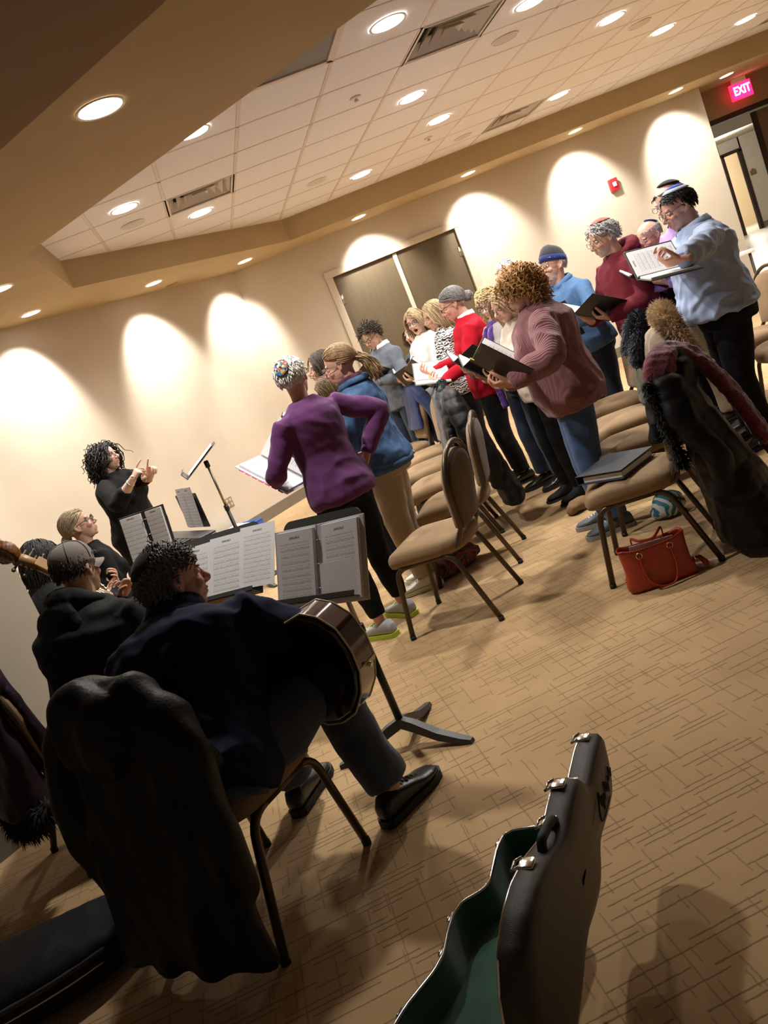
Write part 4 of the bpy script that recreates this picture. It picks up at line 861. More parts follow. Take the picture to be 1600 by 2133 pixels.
person('woman with long blonde hair in cream and black boots, half hidden by the mauve sweater', 1.98, 5.50, 184, 1.52, skin=fair, top=(c_cream, 'sweater'), hem=-.10, bottom=(c_blackp, 'leggings'), hem_r=.058, pant_hem=.10, shoes=mat('black suede', (.008, .008, .008), rough=.9), shoe='boot', hair=hs(LONG, len=.30), hmat=h_ash, head=(12, -18, 0), vox=.010, **bookhands(.29, .98))
person('woman in mauve ribbed sweater with copper curls and blue jeans', 1.80, 4.56, 160, 1.595, skin=rosy, bw=1.24, belly=.03, top=(c_pink, 'sweater'), off=.045, sl_off=.028, hem=-.12, flare=-.008, fold=.012, bottom=(c_jean, 'jeans'), boff=.014, hem_r=.066, pant_hem=.09, shoes=s_grey, sole=s_sole, laces=s_whl, shoe='sneaker', hair=dict(len=.16, curl=.013, cf=42, rad=.0068, n=470, side=.5, lift=.55, grav=.24, mess=.15, segs=12, vol=1.28), hmat=h_red, head=(2, -16, 0), vox=.009, feet=((.11, .03), (-.10, -.01)),
       wl=W(1066, 796, 4.50), wr=W(1054, 818, 4.70), hl='hold', hr='hold', fl=(.4, .8, .1), pl_=(.5, .0, .8), fr=(-.5, .7, .2), pr_=(-.2, -.1, 1), el=(-.7, -.6, -.5), er=(.7, -.6, -.5), lean=4)
person('white-haired man with a blue and white skullcap behind the copper curls', 2.78, 7.45, 200, 1.70, fem=False, skin=fair, top=(c_white, 'shirt'), bottom=(c_jeand, 'trousers'), shoes=s_leather, hair=hs(SHORT, len=.04), hmat=h_white, extra=kippah([c_white, cloth('blue cap patch', (.05, .12, .55))], tilt=-.2, ang=.6), head=(10, -5, 0), glasses=g_wire, vox=.012, **bookhands(.3, 1.1))
def beanie(root, D):
    b = MB(); an = np.arange(26)*2*PI/26
    b.loft([np.stack([r*np.cos(an), r*1.22*np.sin(an)-.012, np.full(26, z)+.012*np.sin(an)], 1) for r, z in ((.081, .035), (.085, .05), (.0845, .08), (.078, .10), (.066, .125), (.045, .145), (.012, .152))]); o = obj('knit_beanie', b.xf(D['HM']), cloth('charcoal beanie', (.035, .035, .04)), root)
    bb = MB().loft([np.stack([r*np.cos(an), r*1.22*np.sin(an)-.012, np.full(26, z)+.012*np.sin(an)], 1) for r, z in ((.083, .028), (.090, .032), (.0905, .07), (.084, .074))]); obj('folded_brim', bb.xf(D['HM']), cloth('blue beanie brim', (.02, .035, .17)), o)
person('man in blue beanie and chambray shirt singing with mouth wide open', 2.76, 6.25, 196, 1.63, fem=False, bw=1.1, skin=rosy, top=(c_chamb, 'shirt'), off=.022, bottom=(c_jeand, 'trousers'), shoes=s_leather, hair=hs(SHORT, len=.03, bald=.0), hmat=h_silver, mouth=1.0, glasses=g_wire, beard=(.50, .42, .36), head=(-2, 10, 0), lean=12, extra=multi(beanie, collar(c_chamb, rad=.075, h=.03, flare=.03)), vox=.010, wl=(-.16, .33, 1.08), hl='hold', fl=(.5, .6, .5), pl_=(.3, .2, .9), wr=(.1, .32, 1.02), hr='hold', fr=(-.6, .6, .3), pr_=(0, -.1, 1), el=(-.8, -.3, -.5), er=(.7, -.6, -.5))
person('man in maroon hoodie with grey hair and a red skullcap', 2.95, 5.74, 186, 1.68, fem=False, skin=tan_, bw=1.02, top=(c_maroon, 'hoodie'), off=.028, sl_off=.018, hem=-.12, bottom=(c_jeand, 'trousers'), shoes=s_leather, hair=hs(SHORT, len=.065, curl=.006, rad=.0052, mess=.16, lift=.35), hmat=h_silver, beard=(.42, .36, .31), brow=(.15, .13, .11), glasses=g_wire, head=(-6, -10, 0), lean=3, head_fwd=.02, extra=multi(hood(c_maroon, c_greyl), kippah([cloth('red patterned skullcap', (.40, .10, .09), var=.35, vs=90)], tilt=-.25, ang=.72)), vox=.010, **bookhands(.31, 1.03))
person('balding man with thin-rimmed glasses in black, beside the maroon hoodie', 3.34, 5.93, 186, 1.55, fem=False, skin=rosy, top=(c_black, 'jacket'), off=.024, bottom=(c_blackp, 'trousers'), shoes=s_leather, hair=hs(SHORT, len=.022, bald=.45, rad=.0035, n=420), hmat=h_silver, glasses=g_wire, head=(4, -14, 0), extra=kippah([cloth('blue striped skullcap', (.15, .27, .55), var=.4, vs=80)], tilt=-.95, ang=.55), vox=.010, **bookhands(.30, .98))
person('tall man in lavender shirt and khaki trousers behind the blue shirt', 3.27, 5.42, 182, 1.73, fem=False, skin=pale, top=(c_lav, 'shirt'), bottom=(c_khaki, 'trousers'), hem_r=.07, shoes=s_leather, shoe='oxford', hair=hs(SHORT, len=.03, bald=.55), hmat=h_dark, glasses=g_wire, head=(6, -10, 0), extra=multi(kippah([cloth('black skullcap', (.015, .015, .016))], tilt=-.35, ang=.75), collar(c_lav, rad=.072, h=.03, flare=.028)), vox=.010, **bookhands(.3, 1.12))
person('heavy man in light blue shirt, black trousers and a blue skullcap', 3.02, 4.86, 166, 1.665, fem=False, bw=1.30, belly=.06, skin=rosy, top=(c_lblue, 'shirt'), off=.026, sl_off=.018, hem=-.03, fold=.022, bottom=(c_blackp, 'trousers'), boff=.02, hem_r=.082, shoes=s_leather, shoe='oxford', hair=hs(SHORT, len=.04, mess=.06), hmat=h_black, glasses=g_wire, head=(2, -10, 0), lean=4, extra=multi(kippah([cloth('blue satin skullcap', (.03, .10, .50), rough=.4)[0] if False else cloth('white rim skullcap', (.50, .58, .75)), cloth('royal blue patch', (.02, .07, .50))], tilt=-.22, ang=.82), collar(c_lblue, rad=.080, h=.035, flare=.034)), vox=.009, feet=((.15, -.02), (-.14, .04)),
       wl=W(1358, 598, 4.52), hl='hold', fl=(.5, .8, .1), pl_=(.6, .1, .6), wr=W(1352, 600, 4.85), hr='hold', fr=(-.5, .7, .2), pr_=(-.2, -.1, 1), el=(-.8, -.5, -.6), er=(.7, -.6, -.5))
# ---- conductor
def watch(root, D):
    w_, e = D['J']['wr'], D['J']['er']; u = nrm(w_-e); A = frame(np.cross(u, (0, .3, 1)), u); obj('bracelet', MB().tube([w_-u*.025+A@np.array([.031*math.cos(q), .031*math.sin(q), 0]) for q in np.arange(16)*2*PI/16], .004, n=6, loop=True), mat('silver', (.7, .68, .64), rough=.25, metal=1), root)
person('conductor with black curls and glasses in a black top, pointing with both hands', -1.02, 6.95, -22, 1.57, skin=pale, bw=1.22, top=(c_black, 'blouse'), off=.030, sl_off=.02, sleeve=.80, sleeve_end_r=.05, hem=-.16, flare=.03, bottom=(cloth('black ruched skirt', (.010, .010, .011), sheen=0), 'skirt'), skirt=.30, shoes=s_leather, hair=dict(len=.25, curl=.012, cf=40, rad=.0062, n=480, side=.45, lift=.55, grav=.24, mess=.12, segs=13, vol=1.35), hmat=h_black, glasses=g_black, head=(-2, 4, -4), vox=.010, wr=W(275, 1001, 6.55), wl=W(322, 992, 6.62), hr='point', hl='point', fr=(-.15, .75, .62), fl=(.25, .65, .7), pr_=(-.6, .2, -.6), pl_=(.6, .2, -.6), er=(.5, -.3, -.9), el=(-.5, -.3, -.9), extra=watch)
# ---- musicians
SEAT = .50
person('flutist with pale pinned-back hair and glasses in black, seated', -1.18, 5.86, 28, 1.62, skin=fair, bw=1.1, sit=dict(z=SEAT), top=(c_black, 'blouse'), off=.024, bottom=(c_blackp, 'trousers'), shoes=s_leather, hair=dict(len=.2, rad=.0075, n=250, lift=.12, tie=(0, -.115, -.03), segs=8, mess=.06, vol=1.1, bun=((0, -.12, -.03), .026)), hmat=hairmat('pale ash hair', (.42, .33, .21)), glasses=g_black, head=(-24, 12, 0), wr=W(235, 1246, 5.45), wl=W(262, 1276, 5.35), hr='hold', hl='hold', fr=(-.8, .3, .3), fl=(.3, .7, .4), pr_=(0, .7, .5), pl_=(.3, .4, .6), er=(.6, -.2, -.8), el=(-.5, .2, -.9), lean=4)
person('dark-haired seated musician behind the grey cap', -1.27, 4.75, 50, 1.60, skin=tan_, sit=dict(z=SEAT), top=(cloth('black jacket cloth', (.012, .013, .014)), 'jacket'), off=.024, bottom=(c_blackp, 'trousers'), shoes=s_leather, hair=hs(LONG, len=.17, lift=.2), hmat=h_black, head=(0, -10, 0), lean=8)
m_cap = cloth('grey cotton cap', (.20, .175, .155)); 
def ballcap(root, D):
    b = MB(); an = np.arange(30)*2*PI/30
    b.loft([np.stack([r*np.cos(an), r*1.20*np.sin(an)-.012, np.full(30, z)-.012*np.sin(an)*0], 1) for r, z in ((.084, .018), (.0865, .04), (.085, .075), (.076, .10), (.058, .122), (.03, .134), (.006, .136))]); o = obj('baseball_cap', b.xf(D['HM']), m_cap, root)
    br = MB(); rows = []
    for k_ in range(7):
        t_ = k_/6; rows.append(np.array([(.078*math.sin(q)*(1-.15*t_), .085*math.cos(q)*.95+.005+t_*.075*math.cos(q*.9), .032-.028*(q/1.2)**2-.014*t_) for q in np.linspace(-1.25, 1.25, 15)]))
    br.loft(rows, closed=False, cap=False); br.loft([r-np.array([0, 0, .003]) for r in rows], closed=False, cap=False); obj('visor', br.xf(D['HM']), m_cap, o)
    obj('button', MB().ell((0, -.012, .137), (.009, .009, .006)).xf(D['HM']), m_cap, o)
    for q in range(6):
        a_ = q*PI/3+.3; P = [(r*1.01*math.cos(a_), r*1.21*math.sin(a_)-.012, z+.001) for r, z in ((.0865, .04), (.085, .075), (.076, .10), (.058, .122), (.03, .134), (.008, .137))]; obj('seam', MB().tube(smooth_path(P, 3), .0018, n=5).xf(D['HM']), cloth('cap seam', (.13, .11, .10)), o)
person('bass player in grey baseball cap and black hooded sweatshirt, seen from behind', -.95, 3.76, 50, 1.66, fem=False, bw=1.48, skin=tan_, sit=dict(z=.465), top=(c_hoodie, 'hooded_sweatshirt'), off=.03, sl_off=.022, bottom=(c_blackp, 'trousers'), shoes=s_leather, hair=hs(SHORT, len=.025), hmat=h_dark, head=(6, -6, 0), lean=15, extra=multi(hood(c_hoodie), ballcap), wr=(.22, .34, .66), wl=(-.12, .36, .86), hr='grip', hl='grip', vox=.009, fold=.012)
# ================================================================== CHAIRS
m_fab = cloth('tan chair fabric', (.285, .185, .098), bs=420, var=.08, vs=30); m_brz = mat('bronze chair tube', (.085, .060, .036), rough=.38, metal=.55); m_shell = cloth('brown chair back fabric', (.115, .070, .038), bs=420)
def make_chair():
    t = thing('banquet_chair', 'x', 'chair')
    # seat cushion
    b = MB(); an = np.arange(32)*2*PI/32; rings = []
    for z, k_ in ((.392, .90), (.400, .97), (.425, 1.0), (.452, .985), (.470, .93), (.481, .78), (.486, .45), (.487, .1)):
        c, s_ = np.cos(an), np.sin(an); x_ = .225*np.sign(c)*np.abs(c)**.55; y_ = .235*np.sign(s_)*np.abs(s_)**.55
        rings.append(np.stack([x_*k_*(1+.03*np.sign(y_)*np.abs(y_)/.235), y_*k_+.02, z-.030*np.clip((y_-.12)/.12, 0, 1)**2], 1))
    b.loft(rings); obj('seat', b, m_fab, t)
    # back: plane tilted backwards
    Rb = rot_x(R(9)); o_ = np.array([0, -.205, .47])
    def outline(k_, n=30, top=.44):
        P = []
        for q in np.linspace(0, 1, n):
            if q < .3: u = q/.3; P.append((-.150-.055*u, .02+.22*u))
            elif q < .7: a_ = PI*(1-(q-.3)/.4); P.append((.205*math.cos(a_), .24+(top-.24)*abs(math.sin(a_))**.8))
            else: u = (q-.7)/.3; P.append((.205-.055*u, .24-.22*u))
        return np.array(P)*k_
    def bp(x, z, y): return Rb@np.array([x, y, z])+o_
    Q = outline(1.0, 36)
    pad_o = outline(1.0, 36, .405)*np.array([.93, 1.0]); cz = .2
    def layer(sc_, y): return np.array([bp(x*sc_, cz+(z-cz)*sc_, y) for x, z in pad_o])
    b = MB(); b.loft([layer(1.0, -.012), layer(1.0, .008), layer(.97, .024), layer(.88, .034), layer(.6, .039), layer(.15, .040)]); obj('backrest', b, m_fab, t)
    b = MB(); b.loft([layer(.99, -.010), layer(.985, -.020), layer(.9, -.026), layer(.5, -.028), layer(.1, -.028)]); obj('back_panel', b, m_shell, t)
    P = [bp(x, z, -.004) for x, z in Q]; P = [np.array([-.175, -.12, .400]), np.array([-.172, -.175, .425])]+P+[np.array([.172, -.175, .425]), np.array([.175, -.12, .400])]
    obj('back_frame', MB().tube(P, .0145, n=8), m_brz, t)
    for sx in (-1, 1):
        U = fillet([(sx*.225, .235, .012), (sx*.205, .185, .388), (sx*.2, -.135, .395), (sx*.225, -.270, .012)], .07, 6)
        n_ = len(U); k1 = 7; k2 = n_-8
        obj('leg', MB().tube(U[:k1+1], .0145, n=8), m_brz, t); obj('seat_rail', MB().tube(U[k1:k2+1], .0145, n=8), m_brz, t); obj('leg', MB().tube(U[k2:], .0145, n=8), m_brz, t)
        for y_ in (.235, -.270): obj('foot_cap', MB().tube([(sx*.225, y_, .0), (sx*.225, y_, .022)], .016, n=10), m_rubber, t)
    obj('cross_bar', MB().tube([(-.2, .10, .385), (.2, .10, .385)], .009, n=8), m_brz, t); obj('cross_bar', MB().tube([(-.2, -.10, .385), (.2, -.10, .385)], .009, n=8), m_brz, t)
    return t
chair0 = make_chair(); _first = [True]
CH = {}
def chair(key, x, y, face, label):
    rz = R(face)-PI/2
    if _first[0]: o = chair0; o.location = (x, y, 0); o.rotation_euler = (0, 0, rz); _first[0] = False; o['label'] = label; o['group'] = 'banquet chairs'
    else: o = dup(chair0, (x, y, 0), rz, label, 'banquet chairs')
    CH[key] = (x, y, R(face)); return o
chair('c0', .73, 4.30, 146, 'empty tan banquet chair at the near end of the front choir row')
chair('c1', 1.05, 4.98, 156, 'tan banquet chair second in the front choir row, black puffer hung behind it')
chair('c2', 1.15, 5.70, 166, 'tan banquet chair third in the front choir row')
chair('c3', 1.27, 6.38, 172, 'tan banquet chair fourth in the front choir row, under a grey puffer')
chair('c4', 1.37, 7.02, 178, 'tan banquet chair fifth in the front choir row')
chair('c5', 1.36, 7.72, 186, 'tan banquet chair at the far end of the front row, navy jacket behind')
chair('b0', 1.66, 3.80, 150, 'tan banquet chair holding a binder and the black coat, over the red bag')
chair('b1', 2.03, 4.44, 157, 'tan banquet chair under the pale fur-hooded coat')
chair('b2', 2.28, 5.08, 163, 'tan banquet chair under the green coat with dark fur hood')
chair('b3', 2.52, 5.72, 168, 'tan banquet chair in the middle row directly behind the mauve sweater')
chair('a0', 3.66, 5.18, 176, 'tan banquet chair at the right edge beside the heavy man')
chair('a1', 3.84, 5.92, 178, 'tan banquet chair behind the blue shirt, its back against the passage')
chair('a2', 3.62, 4.50, 170, 'tan banquet chair cut off by the right edge of the picture')
chair('g0', -.48, 2.60, 50, 'banquet chair of the guitarist with the black coat over its back')
chair('g1', -1.12, 3.67, 31, 'banquet chair of the man in the grey cap, under the plum coat')
chair('g2', -1.31, 4.73, 50, 'banquet chair of the dark-haired musician')
chair('g3', -1.20, 5.82, 28, 'banquet chair of the flutist')
def cw(key, p):
    """chair-local point to world"""
    x, y, a = CH[key]; q = rot_z(a-PI/2)@np.array(p, float); return q+np.array([x, y, 0])
# ================================================================== FOLDERS AND SHEET MUSIC
m_cover = mat('black binder cover', (.012, .012, .013), rough=.38, var=.08, vs=30); m_paper = mat('white paper', (.80, .80, .80), rough=.8); m_ring = mat('binder ring chrome', (.7, .7, .7), rough=.2, metal=1); m_gcover = mat('slate binder cover', (.045, .052, .065), rough=.4); m_ytab = mat('yellow tab', (.75, .50, .05), rough=.6)
def music_mat(name, per=.026, title=True, density=.8, w=.2, h=.27):
    m = mat(name, (.8, .8, .81), rough=.8); nt = m.node_tree; L = nt.links; b = nt.nodes['Principled BSDF']; tc = nt.nodes['Texture Coordinate']; sp = nt.nodes.new('ShaderNodeSeparateXYZ'); L.new(tc.outputs['Object'], sp.inputs[0]); x, y = sp.outputs[0], sp.outputs[1]
    def mth(op, a, bb=None):
        n = nt.nodes.new('ShaderNodeMath'); n.operation = op
        for i, v in enumerate((a, bb)):
            if v is None: continue
            if isinstance(v, (int, float)): n.inputs[i].default_value = v
            else: L.new(v, n.inputs[i])
        return n.outputs[0]
    q = mth('DIVIDE', mth('ADD', y, 1.0), per); fr = mth('FRACT', q); row = mth('FLOOR', q)
    staff = mth('LESS_THAN', fr, .36); ln = mth('LESS_THAN', mth('FRACT', mth('MULTIPLY', fr, 5/.36)), .30)
    inm = mth('MULTIPLY', mth('LESS_THAN', mth('ABSOLUTE', x), w*.40), mth('MULTIPLY', mth('LESS_THAN', y, h*.36), mth('GREATER_THAN', y, -h*.45)))
    cb = nt.nodes.new('ShaderNodeCombineXYZ'); L.new(mth('MULTIPLY', x, 330), cb.inputs[0]); L.new(mth('MULTIPLY', y, 260), cb.inputs[1]); wn = nt.nodes.new('ShaderNodeTexNoise'); wn.inputs['Scale'].default_value = 1.0; wn.inputs['Detail'].default_value = 1; L.new(cb.outputs[0], wn.inputs['Vector'])
    note = mth('MULTIPLY', mth('GREATER_THAN', wn.outputs['Fac'], .60), mth('LESS_THAN', fr, .48))
    lyr = mth('MULTIPLY', mth('MULTIPLY', mth('GREATER_THAN', fr, .60), mth('LESS_THAN', fr, .74)), mth('GREATER_THAN', wn.outputs['Fac'], .52))
    ink = mth('MULTIPLY', mth('MAXIMUM', mth('MAXIMUM', mth('MULTIPLY', mth('MULTIPLY', staff, ln), .7), note), mth('MULTIPLY', lyr, .6)), inm)
    if title: ink = mth('MAXIMUM', ink, mth('MULTIPLY', mth('MULTIPLY', mth('LESS_THAN', mth('ABSOLUTE', mth('SUBTRACT', y, h*.43)), .0045), mth('LESS_THAN', mth('ABSOLUTE', x), w*.14)), mth('GREATER_THAN', wn.outputs['Fac'], .42)))
    mx = nt.nodes.new('ShaderNodeMix'); mx.data_type = 'RGBA'; mx.inputs[6].default_value = (.80, .80, .81, 1); mx.inputs[7].default_value = (.05, .05, .06, 1); L.new(mth('MULTIPLY', ink, density), mx.inputs[0]); L.new(mx.outputs[2], b.inputs['Base Color']); return m
m_music = music_mat('printed music'); m_music2 = music_mat('printed music fine', .021, True, .75)
def page_obj(name, w, h, M, m, parent, curl=0.):
    b = MB(); rows = []
    for u in np.linspace(-.5, .5, 9): rows.append(np.array([(u*w, v*h, curl*(u+.5)*(.5-u)*4) for v in (-.5, .5)]))
    b.loft(rows, closed=False, cap=False); b.loft([r-np.array([0, 0, .0012]) for r in rows], closed=False, cap=False)
    o = obj(name, b, m, parent); o.matrix_local = Matrix(np.array(M).tolist()); return o
def folder(label, c, X, Y, ang=25, ang2=None, w=.245, h=.29, cover=None, thick=.012, pages=True, stack=.010, name='music_binder', tab=False, rings=False, cover_w=None):
    """open binder: c spine centre, X towards the reader's right, Y up along the spine; covers folded towards the reader by ang degrees"""
    Z = nrm(np.cross(X, Y)); Y = nrm(Y); X = np.cross(Y, Z); t = thing(name, label, 'binder', tuple(c), rot=np.stack([X, Y, Z], 1)); cover = cover or m_cover; ang2 = ang if ang2 is None else ang2
    obj('spine', MB().rbox((0, 0, -.006), (.034, h, .006), .002, 1), cover, t, False)
    for sx, an_, nm in ((-1, ang, 'left_cover'), (1, ang2, 'right_cover')):
        Rc = rot_y(-sx*R(an_)); M = M4(Rc, (sx*.015, 0, -.004))
        co_ = obj(nm, MB().rbox((sx*w/2, 0, 0), (w, h, .005), .003, 2), cover, t, False); co_.matrix_local = Matrix(M.tolist())
        if pages:
            pg = obj('page_stack', MB().rbox((sx*w*.47, 0, .003+stack/2), (w*.86, h*.93, stack), .001, 1), m_paper, t, False); pg.matrix_local = Matrix(M.tolist())
            page_obj('music_page', w*.85, h*.92, M4(Rc, np.array([sx*.015, 0, -.004])+Rc@np.array([sx*w*.47, 0, .0045+stack])), m_music, t)
    if rings:
        for yy in (-.09, 0, .09): obj('ring', MB().tube([(.016*math.cos(q), yy, .004+.016*math.sin(q)) for q in np.linspace(-.3, PI+.3, 10)], .002, n=6), m_ring, t)
    if tab: obj('tab', MB().box((-.13, h*.5, .02), (.05, .025, .002)), m_ytab, t, False)
    return t
def hand_folder(label, who, dy=.06, dz=.05, tilt=40, yaw=0, roll=0, ang=22, ang2=None, dx=0, **k):
    """binder resting in the hands of a person"""
    P = PEOPLE[who]; Rz = rot_z(P['a']-PI/2); c = (P['J']['wr']+P['J']['wl'])/2+np.array([dx, dy, dz]); c = Rz@c+np.array([P['x'], P['y'], 0])
    A = Rz@rot_z(R(yaw))@rot_x(-R(tilt))@rot_y(R(roll))      # reader looks along -Z of the binder
    B = A@np.stack([(1, 0, 0), (0, 0, 1), (0, -1, 0)], 1); return folder(label, c, B[:, 0], B[:, 1], ang, ang2, **k)
pk = list(PEOPLE)
def who(s): return [k for k in pk if s in k][0]
hand_folder('black binder of the woman in the grey sweater', who('grey sweater over'), tilt=58, ang=30)
hand_folder('black binder below the woman singing wide open', who('singing with mouth wide open, behind'), tilt=60, ang=30, stack=.006)
hand_folder('large black binder hanging open in front of the white top', who('honey hair'), tilt=25, ang=25, dz=.0)
hand_folder('black binder held by the woman in the zebra print', who('zebra'), tilt=35, ang=30)
hand_folder('black binder with a yellow tab held by the woman in red', who('red cardigan'), tilt=75, ang=-2, ang2=36, tab=True, dz=-.01)
hand_folder('black binder held by the blonde woman with the purple scarf', who('purple knitted scarf'), tilt=45, ang=25)
hand_folder('black binder held by the woman in cream', who('in cream'), tilt=45, ang=25)
hand_folder('black binder with yellow tab held low by the woman in mauve', who('mauve ribbed'), tilt=42, ang=28, tab=True, dy=.05, dz=.08, h=.30, w=.27)
hand_folder('black binder gripped in the fingers of the man in the blue beanie', who('blue beanie'), tilt=15, ang=28, dz=.03)
hand_folder('dark binder held by the man in the maroon hoodie', who('maroon hoodie with'), tilt=60, ang=25)
hand_folder('open binder with bright white pages held by the man in light blue', who('light blue shirt'), tilt=82, ang=-4, ang2=40, dz=-.035, dy=.09, w=.26, h=.28)
hand_folder('dark binder held by the man in lavender', who('lavender'), tilt=55, ang=20)
hand_folder('dark binder held by the balding man', who('balding'), tilt=55, ang=20)
hand_folder('black binder of the dark-haired woman in white', who('dark-haired woman in white'), tilt=50, ang=20)
hand_folder('white binder with pink tabs held by the woman in purple', who('purple sweater with'), tilt=70, ang=6, ang2=40, dx=-.14, dy=.10, dz=.05, cover=mat('white binder cover', (.7, .7, .7), rough=.4), w=.27, h=.31) if False else None
P = PEOPLE[who('purple sweater with')]; c = np.array(W(540, 958, 4.80)[1:])
ld_ = nrm(np.array(W(488, 938, 4.85)[1:])-np.array(W(588, 990, 4.72)[1:])); pb = folder('white binder with pink tabs held by the woman in the purple sweater', np.array(W(592, 978, 4.78)[1:])+np.array([.0, .08, 0]), -ld_ if False else np.cross(ld_, (0, 0, 1)), ld_, 4, 62, cover=mat('white binder cover', (.62, .62, .63), rough=.4), w=.25, h=.34)
for k_ in range(7): obj('pink_tab', MB().box((-.262, -.13+k_*.042, .012), (.02, .03, .003)), mat('pink tab', (.65, .03, .22), rough=.5), pb, False)
# closed binder lying on the chair
p = cw('b0', (.02, .07, .489)); t = thing('ring_binder', 'closed slate ring binder lying on the chair over the red bag', 'binder', tuple(p), CH['b0'][2]-PI/2+R(62))
for z_, nm in ((.003, 'back_cover'), (.045, 'front_cover')): obj(nm, MB().rbox((0, 0, z_), (.26, .31, .005), .002, 2), m_gcover, t, False)
obj('spine', MB().rbox((.13, 0, .024), (.006, .31, .046), .002, 2), m_cover, t, False); obj('page_stack', MB().rbox((-.01, 0, .020), (.22, .285, .028), .002, 1), m_paper, t, False); obj('spine_label', MB().box((.1335, .03, .024), (.001, .06, .026)), mat('cream label', (.55, .5, .4), rough=.7), t, False)
# ================================================================== MUSIC STANDS
m_stand = mat('grey stand desk', (.055, .058, .057), rough=.45); m_pole = mat('black stand pole', (.016, .015, .014), rough=.35, metal=.3)
def stand(label, x, y, zc, face, tilt=25, w=.50, h=.30, pole=None, legs=(30, 150, 270), leg_r=.30, flat_legs=True, group=None):
    """orchestra stand: desk facing the player who stands on the -face side; returns (root, desk matrix)"""
    t = thing('music_stand', label, 'music stand', (x, y, 0), R(face)-PI/2)
    M = M4(rot_x(-R(tilt)), (0, .02, zc)); A = np.stack([(1, 0, 0), (0, 0, 1), (0, -1, 0)], 1); D = M@M4(A, (0, 0, 0))      # desk frame: x right, y up the desk, z to the player
    pl = []
    for cx_, cy_, a0 in ((w/2-.045, h/2-.045, 0), (-w/2+.045, h/2-.045, 90)):
        for q in np.linspace(a0, a0+90, 7): pl.append((cx_+.045*math.cos(R(q)), cy_+.045*math.sin(R(q))))
    pl += [(-w/2, -h/2), (w/2, -h/2)]; dk = MB().prism(pl, -.004, 0); d = obj('desk', dk, m_stand, t, False); d.matrix_local = Matrix(D.tolist())
    lp = obj('ledge', MB().rbox((0, -h/2+.003, .03), (w*.98, .006, .065), .002, 1).rbox((0, -h/2+.014, .062), (w*.98, .02, .004), .001, 1), m_stand, t, False); lp.matrix_local = Matrix(D.tolist())
    obj('pole', MB().tube([(0, .05, .09), (0, .05, zc*.62)], .016, n=12), m_pole, t); obj('inner_pole', MB().tube([(0, .05, zc*.60), (0, .05, zc-.05)], .010, n=10), mat('steel stand rod', (.30, .27, .23), rough=.35, metal=.8), t)
    obj('clamp', MB().rbox((0, .05, zc-.05), (.04, .04, .06), .008, 2).tube([(-.04, .05, zc-.05), (.04, .05, zc-.05)], .012, n=10), m_pole, t); obj('collar', MB().tube([(0, .05, zc*.60), (0, .05, zc*.64)], .020, n=12), m_pole, t)
    for a_ in legs:
        ux, uy = math.cos(R(a_)), math.sin(R(a_)); Rl = rot_z(R(a_))
        b = MB(); rows = []
        for u, hw_, z0, z1 in ((0, .020, .085, .125), (.06, .022, .065, .105), (.16, .024, .025, .055), (.26, .022, .005, .025), (leg_r, .016, 0, .016)): rows.append(np.array([(u, -hw_, z0), (u, hw_, z0), (u, hw_*.7, z1), (u, -hw_*.7, z1)])@Rl.T+np.array([0, .05, 0]))
        b.loft(rows); obj('leg', b, mat('grey stand base', (.06, .062, .064), rough=.5), t, False)
    return t, D
def on_desk(label, stand_t, D, pos, w, h, m, name='sheet_music', rot=0, lift=.004, curl=.0, cat='sheet music'):
    M = np.array(stand_t.matrix_basis)@np.array(D)
    base = np.array(Matrix.Translation(stand_t.location)@Matrix.Rotation(stand_t.rotation_euler[2], 4, 'Z'))@np.array(D)
    Q = base@M4(rot_z(R(rot)), (pos[0], pos[1], lift)); t = thing(name, label, cat, rot=Q[:3, :3], loc=tuple(Q[:3, 3])); page_obj('page', w, h, np.eye(4), m, t, curl); return t
def heading(x, y, X, Y): return math.degrees(math.atan2(Y-y, X-x))
# guitarist's stand
s1, D1 = stand('grey orchestra stand with open ring binder before the guitarist', .09, 3.13, .845, 40, 27, .44, .33, legs=(5, 110, 215))
base1 = np.array(Matrix.Translation(s1.location)@Matrix.Rotation(s1.rotation_euler[2], 4, 'Z'))@np.array(D1)
q = base1@M4(np.eye(3), (.0, -.025, .010)); bn = folder('thick white ring binder of music on the stand before the guitarist', q[:3, 3], q[:3, 0], q[:3, 1], 3, 3, cover=mat('clear binder cover', (.55, .55, .58), rough=.3), w=.235, h=.31, stack=.012, rings=True)
half = page_obj('folded_sheet', .20, .145, M4(np.eye(3), (.115, -.075, .0225)), m_paper, bn)
s2, D2 = stand('grey orchestra stand with three music sheets, left of the ring binder stand', -.33, 3.92, .83, 52, 34, .50, .34, legs=(20, 140, 260))
for k_, (xx, lb) in enumerate(((-.155, 'left sheet of three on the middle music stand'), (.045, 'middle sheet of three on the middle music stand'), (.235, 'right sheet of three on the middle music stand'))): on_desk(lb, s2, D2, (xx, -.01+k_*.006, 0), .205, .285, m_music if k_ < 2 else m_music2, lift=.006+.003*k_, rot=-1.5*k_)
s3, D3 = stand('slim music stand with an upright ring binder near the flutist', -.71, 5.0, .95, 50, 10, .36, .28, legs=(20, 140, 260))
base3 = np.array(Matrix.Translation(s3.location)@Matrix.Rotation(s3.rotation_euler[2], 4, 'Z'))@np.array(D3)
q = base3@M4(np.eye(3), (.02, .03, .012)); folder('black ring binder with white pages open on the flutist stand', q[:3, 3], q[:3, 0], q[:3, 1], 8, 8, w=.18, h=.28, rings=True)
s4, D4 = stand('tall conductor stand with papers, seen edge-on against the wall', -.37, 7.0, 1.15, 2, 60, .46, .36, legs=(20, 140, 260))
on_desk('score papers spread on the conductor stand', s4, D4, (0, 0, 0), .40, .30, m_music2, lift=.010)
